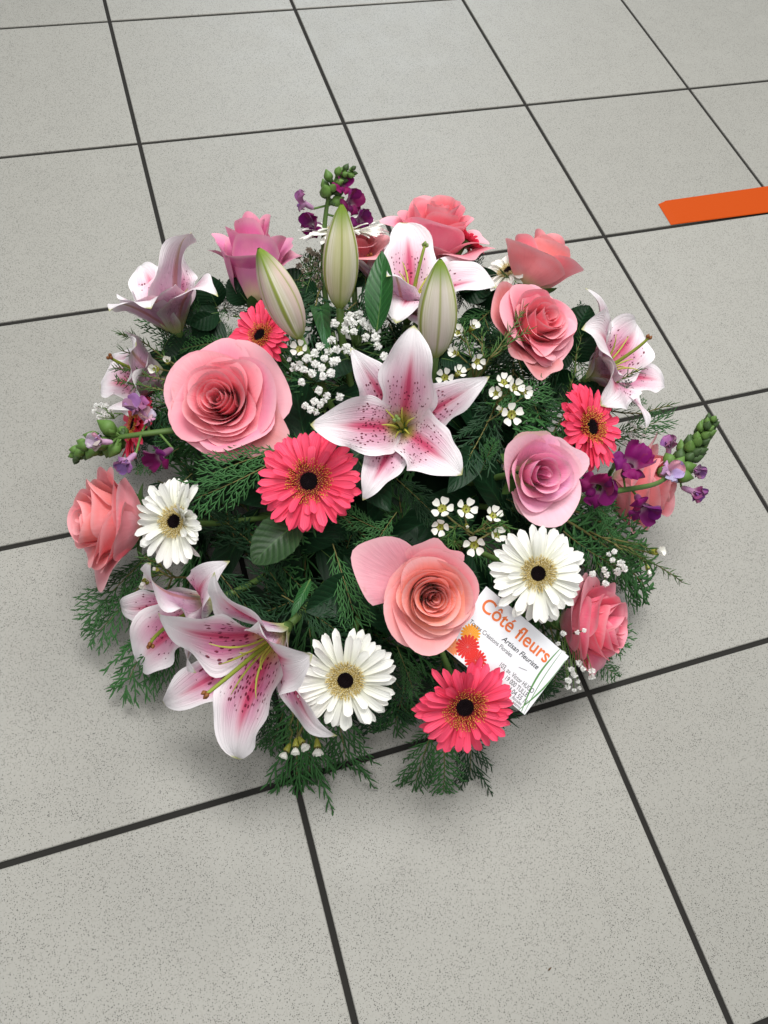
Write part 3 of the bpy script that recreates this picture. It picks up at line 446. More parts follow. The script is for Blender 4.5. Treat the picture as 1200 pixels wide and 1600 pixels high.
WAXES = [
    {'label': 'waxflower sprig right of the striped bud, upper right of the central lily', 'base': [-0.06475, 0.26735, 0.16827], 'flowers': [{'loc': [-0.075, 0.29882, 0.21489], 'dir': [-0.43188, -0.0548, 0.90026], 'r': 0.00755, 'close': 0.3}, {'loc': [-0.05645, 0.30786, 0.20849], 'dir': [0.28524, -0.13391, 0.94906], 'r': 0.0071, 'close': 0.4}, {'loc': [-0.08684, 0.27467, 0.21834], 'dir': [-0.67313, -0.12783, 0.72839], 'r': 0.00681, 'close': 0.4}, {'loc': [-0.07282, 0.2596, 0.22114], 'dir': [-0.08263, -0.7325, 0.67574], 'r': 0.00731, 'close': 0.2}, {'loc': [-0.10762, 0.24743, 0.22314], 'dir': [-0.40603, -0.27335, 0.87202], 'r': 0.00771, 'close': 0.1}, {'loc': [-0.09345, 0.25106, 0.22104], 'dir': [0.19551, -0.10794, 0.97474], 'r': 0.00667, 'close': 0.3}], 'twigs': [[[-0.06475, 0.26735, 0.16827], [-0.05523, 0.26767, 0.21162], [-0.02604, 0.29002, 0.21839], [-0.00031, 0.32039, 0.21207]], [[-0.05523, 0.26767, 0.21162], [-0.04194, 0.26939, 0.22368], [-0.01365, 0.28347, 0.22184]], [[-0.06813, 0.26374, 0.19264], [-0.07164, 0.27575, 0.21508], [-0.06985, 0.30404, 0.21736]], [[-0.06813, 0.26374, 0.19264], [-0.06195, 0.26753, 0.21346], [-0.05362, 0.2953, 0.21468]]], 'nf': 0.3},
    {'label': 'waxflower cluster at the tip of the right petal of the central lily', 'base': [-0.0498, 0.244, 0.16438], 'flowers': [{'loc': [-0.05716, 0.23309, 0.22005], 'dir': [-0.02895, -0.08809, 0.99569], 'r': 0.0078, 'close': 0.1}, {'loc': [-0.0504, 0.22573, 0.22023], 'dir': [0.19562, -0.43408, 0.87938], 'r': 0.00833, 'close': 0.2}, {'loc': [-0.06829, 0.22331, 0.22026], 'dir': [-0.51914, -0.32564, 0.79023], 'r': 0.00717, 'close': 0.3}, {'loc': [-0.04062, 0.22354, 0.21485], 'dir': [0.25815, -0.69411, 0.67198], 'r': 0.00728, 'close': 0.4}, {'loc': [-0.06289, 0.1999, 0.21928], 'dir': [-0.1071, -0.56097, 0.82088], 'r': 0.00926, 'close': -0.1}, {'loc': [-0.06753, 0.20931, 0.2146], 'dir': [-0.60143, -0.02615, 0.7985], 'r': 0.0055, 'close': 0.9}], 'twigs': [[[-0.05309, 0.23626, 0.16563], [-0.06356, 0.22478, 0.20332], [-0.05518, 0.2286, 0.21255]], [[-0.06356, 0.22478, 0.20332], [-0.04255, 0.23005, 0.21803]]], 'nf': 0.3},
    {'label': 'waxflower sprig between the lilac rose and salmon rose', 'base': [-0.12467, 0.12182, 0.15535], 'flowers': [{'loc': [-0.14837, 0.13126, 0.21081], 'dir': [-0.25086, -0.13515, 0.95854], 'r': 0.00867, 'close': 0}, {'loc': [-0.12988, 0.1261, 0.21081], 'dir': [0.01311, -0.31097, 0.95033], 'r': 0.0087, 'close': 0}, {'loc': [-0.15437, 0.11745, 0.2083], 'dir': [-0.45484, -0.53465, 0.71223], 'r': 0.00759, 'close': 0.2}, {'loc': [-0.13119, 0.09832, 0.2024], 'dir': [-0.36457, -0.5731, 0.73392], 'r': 0.00863, 'close': 0.1}, {'loc': [-0.10943, 0.11667, 0.20791], 'dir': [0.0811, -0.09841, 0.99184], 'r': 0.00771, 'close': 0.2}, {'loc': [-0.11175, 0.10121, 0.2044], 'dir': [0.10338, -0.41968, 0.90176], 'r': 0.00766, 'close': 0.3}, {'loc': [-0.13205, 0.11513, 0.20457], 'dir': [-0.1836, -0.71368, 0.67598], 'r': 0.00358, 'close': 1.1}], 'twigs': [[[-0.12596, 0.11698, 0.15308], [-0.12483, 0.1113, 0.19284], [-0.10843, 0.11243, 0.20858], [-0.10021, 0.10331, 0.20619]], [[-0.12483, 0.1113, 0.19284], [-0.13856, 0.11792, 0.20354], [-0.14875, 0.1111, 0.20106]], [[-0.12596, 0.11698, 0.15308], [-0.14194, 0.10845, 0.195], [-0.1454, 0.10567, 0.19632]], [[-0.12141, 0.1132, 0.19334], [-0.11573, 0.10716, 0.20733], [-0.10891, 0.10539, 0.2107]]], 'nf': 0.3},
    {'label': 'waxflower sprig hanging at the front under the large lily', 'base': [-0.28947, 0.04672, 0.07547], 'flowers': [{'loc': [-0.30445, 0.01318, 0.06473], 'dir': [-0.68754, -0.72509, -0.03905], 'r': 0.00704, 'close': 0.7}, {'loc': [-0.2974, 0.01081, 0.08266], 'dir': [-0.29959, -0.95292, 0.04678], 'r': 0.00688, 'close': 0.6}, {'loc': [-0.29179, 0.01157, 0.08418], 'dir': [0.25274, -0.94487, 0.20819], 'r': 0.00688, 'close': 0.6}, {'loc': [-0.28007, 0.00589, 0.08037], 'dir': [-0.19775, -0.97857, 0.05739], 'r': 0.00745, 'close': 0.6}], 'twigs': [[[-0.28947, 0.04672, 0.07547], [-0.29589, 0.03213, 0.07301], [-0.30027, 0.02114, 0.06595]], [[-0.28947, 0.04672, 0.07547], [-0.28225, 0.02071, 0.08069], [-0.2777, 0.01225, 0.07622]]], 'nf': 0.3},
    {'label': "single waxflower blossom on the baby's breath beside the pink rose", 'base': [-0.20704, 0.30604, 0.16902], 'flowers': [{'loc': [-0.22172, 0.30311, 0.22393], 'dir': [-0.30155, -0.32376, 0.8968], 'r': 0.00768, 'close': 0.1}], 'twigs': [[[-0.20704, 0.30604, 0.16902], [-0.21856, 0.29281, 0.21497], [-0.2202, 0.3043, 0.2172]]], 'nf': 0.3},
    {'label': 'waxflower twig with needle leaves left of the large pink rose', 'base': [-0.31541, 0.40811, 0.08293], 'flowers': [{'loc': [-0.34296, 0.37349, 0.14499], 'dir': [-0.37125, -0.57935, 0.72562], 'r': 0.00849, 'close': 0.8}, {'loc': [-0.33041, 0.38169, 0.14335], 'dir': [-0.07604, -0.27692, 0.95788], 'r': 0.00674, 'close': 0.7}], 'twigs': [[[-0.29935, 0.37623, 0.10739], [-0.33121, 0.38203, 0.14597], [-0.35383, 0.43975, 0.11792], [-0.36809, 0.4421, 0.12432]], [[-0.30676, 0.37304, 0.10314], [-0.34077, 0.3501, 0.15865], [-0.36584, 0.39648, 0.12251], [-0.38259, 0.4167, 0.10568]], [[-0.31545, 0.34398, 0.13231], [-0.34535, 0.33887, 0.1598], [-0.36776, 0.36815, 0.13618], [-0.38256, 0.40832, 0.09868]], [[-0.33062, 0.4232, 0.09773], [-0.35211, 0.4245, 0.10364], [-0.37169, 0.42997, 0.11396]]], 'nf': 0.1},
    {'label': 'waxflower twig with small buds below the left rose', 'base': [-0.35032, 0.17637, 0.0971], 'flowers': [{'loc': [-0.38714, 0.16572, 0.12952], 'dir': [-0.49675, -0.74472, 0.44567], 'r': 0.00749, 'close': 0.9}, {'loc': [-0.37645, 0.171, 0.13558], 'dir': [-0.48729, -0.1085, 0.86647], 'r': 0.00428, 'close': 1.1}], 'twigs': [[[-0.35093, 0.17413, 0.09535], [-0.37017, 0.1662, 0.12951], [-0.38436, 0.17218, 0.12717]], [[-0.3656, 0.17086, 0.11713], [-0.37554, 0.17725, 0.1348], [-0.38502, 0.18773, 0.131]]], 'nf': 0.3},
    {'label': 'waxflower twig reaching out at the right edge below the snapdragon', 'base': [0.01285, 0.10709, 0.11705], 'flowers': [{'loc': [0.06363, 0.08395, 0.12102], 'dir': [0.53002, -0.4168, 0.73848], 'r': 0.00834, 'close': 0.7}, {'loc': [0.04826, 0.07007, 0.12145], 'dir': [-0.07586, -0.99683, -0.02398], 'r': 0.00529, 'close': 1.0}], 'twigs': [[[0.00609, 0.11635, 0.12874], [0.02894, 0.08866, 0.13817], [0.07125, 0.07493, 0.10348], [0.10543, 0.06313, 0.0729]], [[0.01199, 0.10505, 0.13431], [0.04577, 0.0908, 0.13235], [0.05593, 0.08579, 0.12656]], [[0.01756, 0.09388, 0.14008], [0.04282, 0.08057, 0.12743], [0.04656, 0.07355, 0.12617]]], 'nf': 0.1},
    {'label': 'waxflower twig of needle leaves beside the right lily', 'base': [0.05631, 0.26897, 0.0996], 'flowers': [], 'twigs': [[[0.03328, 0.23724, 0.12703], [0.03112, 0.2508, 0.18177], [0.08659, 0.32706, 0.1476]], [[0.08683, 0.25761, 0.10546], [0.12046, 0.23123, 0.12143], [0.14471, 0.22362, 0.14163]], [[0.08914, 0.26854, 0.11276], [0.11466, 0.27009, 0.13581], [0.12749, 0.26804, 0.14726]]], 'nf': 0.1}]
LEAVES = [
    {'mat': 'lily_leaf', 'label': 'upright green lily leaf between middle and right buds', 'side': -0.05, 'arch': 0.05, 'pow': 0.75, 'base': [-0.14973, 0.31154, 0.22067], 'tip': [-0.13234, 0.36623, 0.26042], 'n': [-0.53145, -0.31936, 0.78459], 'w': 0.02597},
    {'mat': 'rose_leaf', 'label': 'dull green serrated rose leaf below the middle coral gerbera', 'serr': 1, 'pow': 0.6, 'peak': 0.95, 'base': [-0.2541, 0.16863, 0.17285], 'tip': [-0.30014, 0.1447, 0.16178], 'n': [-0.30155, -0.32376, 0.8968], 'w': 0.03575},
    {'mat': 'dark_leaf', 'label': 'dark glossy leaf left of the salmon rose', 'pow': 0.6, 'base': [-0.21848, 0.11399, 0.15085], 'tip': [-0.26737, 0.09838, 0.14846], 'n': [-0.26701, -0.59889, 0.755], 'w': 0.03264},
    {'mat': 'dark_leaf', 'label': "dark leaf under the baby's breath", 'base': [-0.16917, 0.32209, 0.17689], 'tip': [-0.22465, 0.2859, 0.19881], 'n': [-0.20848, -0.35458, 0.91149], 'w': 0.03472},
    {'mat': 'dark_leaf', 'label': 'dark leaf below the striped bud', 'base': [-0.09071, 0.28985, 0.19472], 'tip': [-0.07318, 0.26582, 0.20508], 'n': [-0.20848, -0.35458, 0.91149], 'w': 0.0198},
    {'mat': 'dark_leaf', 'label': 'dark leaf under the lower right petal of the central lily', 'base': [-0.09166, 0.19565, 0.18449], 'tip': [-0.13339, 0.15187, 0.19594], 'n': [-0.1548, -0.54985, 0.82079], 'w': 0.02513},
    {'mat': 'rose_leaf', 'label': 'small leaf under the lilac rose', 'base': [-0.034, 0.11895, 0.15458], 'tip': [-0.06313, 0.11402, 0.18233], 'n': [-0.26701, -0.59889, 0.755], 'w': 0.01659},
    {'mat': 'lily_leaf', 'label': 'narrow leaf below the middle bud', 'base': [-0.16222, 0.44463, 0.11618], 'tip': [-0.19442, 0.3024, 0.20617], 'n': [-0.18493, -0.26628, 0.94599], 'w': 0.01877},
    {'mat': 'lily_leaf', 'label': 'narrow green leaf above the large lower lily', 'base': [-0.25752, 0.12237, 0.15452], 'tip': [-0.28072, 0.0939, 0.15402], 'n': [-0.23044, -0.44115, 0.86734], 'w': 0.0083},
    {'mat': 'dark_leaf', 'label': 'dark leaf in the gap below the central lily', 'base': [-0.19255, 0.21016, 0.178], 'tip': [-0.18374, 0.1494, 0.18918], 'n': [-0.23044, -0.44115, 0.86734], 'w': 0.03234},
    {'mat': 'dark_leaf', 'label': 'dark leaf behind the right coral gerbera', 'base': [0.08683, 0.25761, 0.10546], 'tip': [0.045, 0.27374, 0.13986], 'n': [0.00142, -0.31783, 0.94815], 'w': 0.02638},
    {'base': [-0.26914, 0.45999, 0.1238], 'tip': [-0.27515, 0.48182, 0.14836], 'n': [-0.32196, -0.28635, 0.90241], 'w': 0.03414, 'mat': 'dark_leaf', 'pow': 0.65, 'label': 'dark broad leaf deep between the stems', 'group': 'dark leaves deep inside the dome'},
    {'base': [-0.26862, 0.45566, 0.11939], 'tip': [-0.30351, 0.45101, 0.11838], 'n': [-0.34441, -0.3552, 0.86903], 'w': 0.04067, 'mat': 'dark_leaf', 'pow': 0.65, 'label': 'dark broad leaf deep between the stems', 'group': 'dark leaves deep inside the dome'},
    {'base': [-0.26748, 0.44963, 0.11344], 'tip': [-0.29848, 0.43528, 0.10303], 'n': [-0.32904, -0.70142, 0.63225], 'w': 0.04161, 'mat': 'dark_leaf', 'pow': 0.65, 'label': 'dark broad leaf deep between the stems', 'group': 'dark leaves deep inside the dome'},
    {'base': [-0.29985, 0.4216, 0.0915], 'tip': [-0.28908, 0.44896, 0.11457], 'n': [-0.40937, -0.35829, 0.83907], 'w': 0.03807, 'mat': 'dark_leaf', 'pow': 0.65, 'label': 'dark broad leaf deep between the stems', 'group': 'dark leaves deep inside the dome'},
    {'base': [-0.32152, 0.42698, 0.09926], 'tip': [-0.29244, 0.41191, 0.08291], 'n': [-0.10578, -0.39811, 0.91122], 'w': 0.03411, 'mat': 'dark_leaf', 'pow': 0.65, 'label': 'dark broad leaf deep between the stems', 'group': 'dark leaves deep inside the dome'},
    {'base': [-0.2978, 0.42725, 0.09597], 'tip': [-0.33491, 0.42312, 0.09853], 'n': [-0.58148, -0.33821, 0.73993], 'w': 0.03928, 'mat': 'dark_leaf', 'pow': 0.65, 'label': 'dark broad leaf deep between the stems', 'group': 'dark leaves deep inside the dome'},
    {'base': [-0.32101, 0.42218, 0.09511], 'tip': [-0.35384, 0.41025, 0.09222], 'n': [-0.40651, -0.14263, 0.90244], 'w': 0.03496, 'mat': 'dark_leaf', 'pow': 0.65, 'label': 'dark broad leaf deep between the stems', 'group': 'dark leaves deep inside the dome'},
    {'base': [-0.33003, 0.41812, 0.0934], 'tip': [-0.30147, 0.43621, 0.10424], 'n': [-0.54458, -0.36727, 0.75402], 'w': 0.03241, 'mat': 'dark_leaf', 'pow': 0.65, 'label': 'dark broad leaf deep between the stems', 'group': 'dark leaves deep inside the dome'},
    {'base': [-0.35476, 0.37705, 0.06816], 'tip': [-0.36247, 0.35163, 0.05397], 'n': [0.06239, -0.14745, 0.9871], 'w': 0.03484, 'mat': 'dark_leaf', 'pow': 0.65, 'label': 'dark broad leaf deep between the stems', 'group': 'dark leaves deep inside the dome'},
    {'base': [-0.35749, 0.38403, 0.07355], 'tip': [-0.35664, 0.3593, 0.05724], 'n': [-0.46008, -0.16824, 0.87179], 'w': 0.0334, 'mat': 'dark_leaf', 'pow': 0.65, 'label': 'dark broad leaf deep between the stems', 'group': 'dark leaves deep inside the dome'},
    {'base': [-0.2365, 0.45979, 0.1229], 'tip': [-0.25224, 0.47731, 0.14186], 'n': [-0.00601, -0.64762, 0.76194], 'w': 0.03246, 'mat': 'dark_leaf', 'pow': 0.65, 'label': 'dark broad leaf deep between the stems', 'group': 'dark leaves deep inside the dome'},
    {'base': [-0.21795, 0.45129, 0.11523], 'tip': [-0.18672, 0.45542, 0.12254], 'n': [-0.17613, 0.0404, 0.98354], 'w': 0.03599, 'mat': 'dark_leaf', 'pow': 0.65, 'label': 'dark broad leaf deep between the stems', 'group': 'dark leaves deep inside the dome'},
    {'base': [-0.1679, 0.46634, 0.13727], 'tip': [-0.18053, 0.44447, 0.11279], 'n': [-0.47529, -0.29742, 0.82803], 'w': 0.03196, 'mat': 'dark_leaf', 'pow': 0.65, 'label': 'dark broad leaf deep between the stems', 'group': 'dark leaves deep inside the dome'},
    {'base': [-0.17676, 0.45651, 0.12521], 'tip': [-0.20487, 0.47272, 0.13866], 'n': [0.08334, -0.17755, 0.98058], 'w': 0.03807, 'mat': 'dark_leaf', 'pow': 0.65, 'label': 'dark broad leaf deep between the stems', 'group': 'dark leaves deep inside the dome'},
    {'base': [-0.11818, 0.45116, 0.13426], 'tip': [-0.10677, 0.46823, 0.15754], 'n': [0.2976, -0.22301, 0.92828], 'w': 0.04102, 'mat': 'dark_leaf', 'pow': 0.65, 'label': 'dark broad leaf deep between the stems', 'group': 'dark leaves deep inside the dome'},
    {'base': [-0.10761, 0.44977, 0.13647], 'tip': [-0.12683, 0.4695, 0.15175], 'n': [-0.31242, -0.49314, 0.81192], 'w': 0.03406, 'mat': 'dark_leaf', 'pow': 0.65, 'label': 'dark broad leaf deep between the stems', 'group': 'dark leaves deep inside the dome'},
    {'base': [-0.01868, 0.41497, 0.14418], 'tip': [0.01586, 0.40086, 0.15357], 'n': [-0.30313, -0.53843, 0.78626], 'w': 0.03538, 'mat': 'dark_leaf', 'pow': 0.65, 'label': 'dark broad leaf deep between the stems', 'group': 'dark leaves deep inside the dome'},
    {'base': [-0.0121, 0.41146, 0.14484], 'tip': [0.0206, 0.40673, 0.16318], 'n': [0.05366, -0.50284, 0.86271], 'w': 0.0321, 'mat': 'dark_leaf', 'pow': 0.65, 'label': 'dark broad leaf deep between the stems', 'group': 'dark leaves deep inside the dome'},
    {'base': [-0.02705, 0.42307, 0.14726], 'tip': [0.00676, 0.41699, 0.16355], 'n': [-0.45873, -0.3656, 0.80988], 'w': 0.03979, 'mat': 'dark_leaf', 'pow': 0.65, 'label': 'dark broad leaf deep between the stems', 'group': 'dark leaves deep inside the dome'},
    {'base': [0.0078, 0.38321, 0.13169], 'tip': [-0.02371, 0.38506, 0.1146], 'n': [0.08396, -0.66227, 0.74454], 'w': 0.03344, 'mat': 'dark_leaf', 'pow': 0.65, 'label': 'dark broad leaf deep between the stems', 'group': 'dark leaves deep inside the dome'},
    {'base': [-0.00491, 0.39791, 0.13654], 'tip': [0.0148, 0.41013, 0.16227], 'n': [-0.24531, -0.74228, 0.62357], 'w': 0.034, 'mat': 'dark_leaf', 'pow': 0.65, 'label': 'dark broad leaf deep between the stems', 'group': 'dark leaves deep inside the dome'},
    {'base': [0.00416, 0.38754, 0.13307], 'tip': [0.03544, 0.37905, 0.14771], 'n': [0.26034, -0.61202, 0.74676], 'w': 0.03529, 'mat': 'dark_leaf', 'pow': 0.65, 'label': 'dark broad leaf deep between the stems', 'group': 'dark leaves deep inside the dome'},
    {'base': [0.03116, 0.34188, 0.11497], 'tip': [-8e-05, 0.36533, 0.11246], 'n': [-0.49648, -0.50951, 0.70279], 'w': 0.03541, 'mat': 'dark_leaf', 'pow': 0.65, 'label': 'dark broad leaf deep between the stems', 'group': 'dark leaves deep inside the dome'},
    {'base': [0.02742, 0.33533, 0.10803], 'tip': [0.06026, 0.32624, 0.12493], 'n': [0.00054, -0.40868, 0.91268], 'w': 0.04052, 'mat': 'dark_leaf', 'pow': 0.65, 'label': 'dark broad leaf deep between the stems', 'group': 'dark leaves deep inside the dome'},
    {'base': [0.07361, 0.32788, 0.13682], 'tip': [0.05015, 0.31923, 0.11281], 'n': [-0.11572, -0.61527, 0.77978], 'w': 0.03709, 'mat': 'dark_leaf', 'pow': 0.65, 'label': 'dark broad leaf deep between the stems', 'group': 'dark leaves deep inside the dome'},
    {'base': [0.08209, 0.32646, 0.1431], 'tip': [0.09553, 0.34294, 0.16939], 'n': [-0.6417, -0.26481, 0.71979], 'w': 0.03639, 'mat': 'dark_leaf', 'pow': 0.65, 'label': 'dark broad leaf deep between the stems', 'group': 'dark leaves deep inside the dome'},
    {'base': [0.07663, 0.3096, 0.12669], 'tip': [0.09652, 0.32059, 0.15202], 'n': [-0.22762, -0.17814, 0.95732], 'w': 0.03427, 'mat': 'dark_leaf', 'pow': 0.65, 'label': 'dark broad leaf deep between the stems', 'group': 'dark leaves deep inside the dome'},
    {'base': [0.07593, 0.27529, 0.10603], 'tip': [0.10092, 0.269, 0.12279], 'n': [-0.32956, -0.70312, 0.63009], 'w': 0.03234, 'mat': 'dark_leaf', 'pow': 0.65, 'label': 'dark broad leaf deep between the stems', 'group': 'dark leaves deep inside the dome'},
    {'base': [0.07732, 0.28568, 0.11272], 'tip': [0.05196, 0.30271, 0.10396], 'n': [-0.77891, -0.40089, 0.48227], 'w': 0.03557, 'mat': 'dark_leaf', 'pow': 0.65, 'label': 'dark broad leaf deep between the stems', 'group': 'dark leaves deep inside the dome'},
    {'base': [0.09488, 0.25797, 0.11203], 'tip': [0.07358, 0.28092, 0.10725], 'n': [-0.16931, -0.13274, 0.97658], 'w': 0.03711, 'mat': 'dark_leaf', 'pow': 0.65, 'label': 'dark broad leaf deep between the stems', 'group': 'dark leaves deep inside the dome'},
    {'base': [0.05829, 0.14272, 0.05012], 'tip': [0.00159, 0.12153, 0.08489], 'n': [-0.17935, -0.23528, 0.95524], 'w': 0.03388, 'mat': 'dark_leaf', 'pow': 0.65, 'label': 'dark broad leaf deep between the stems', 'group': 'dark leaves deep inside the dome'}]
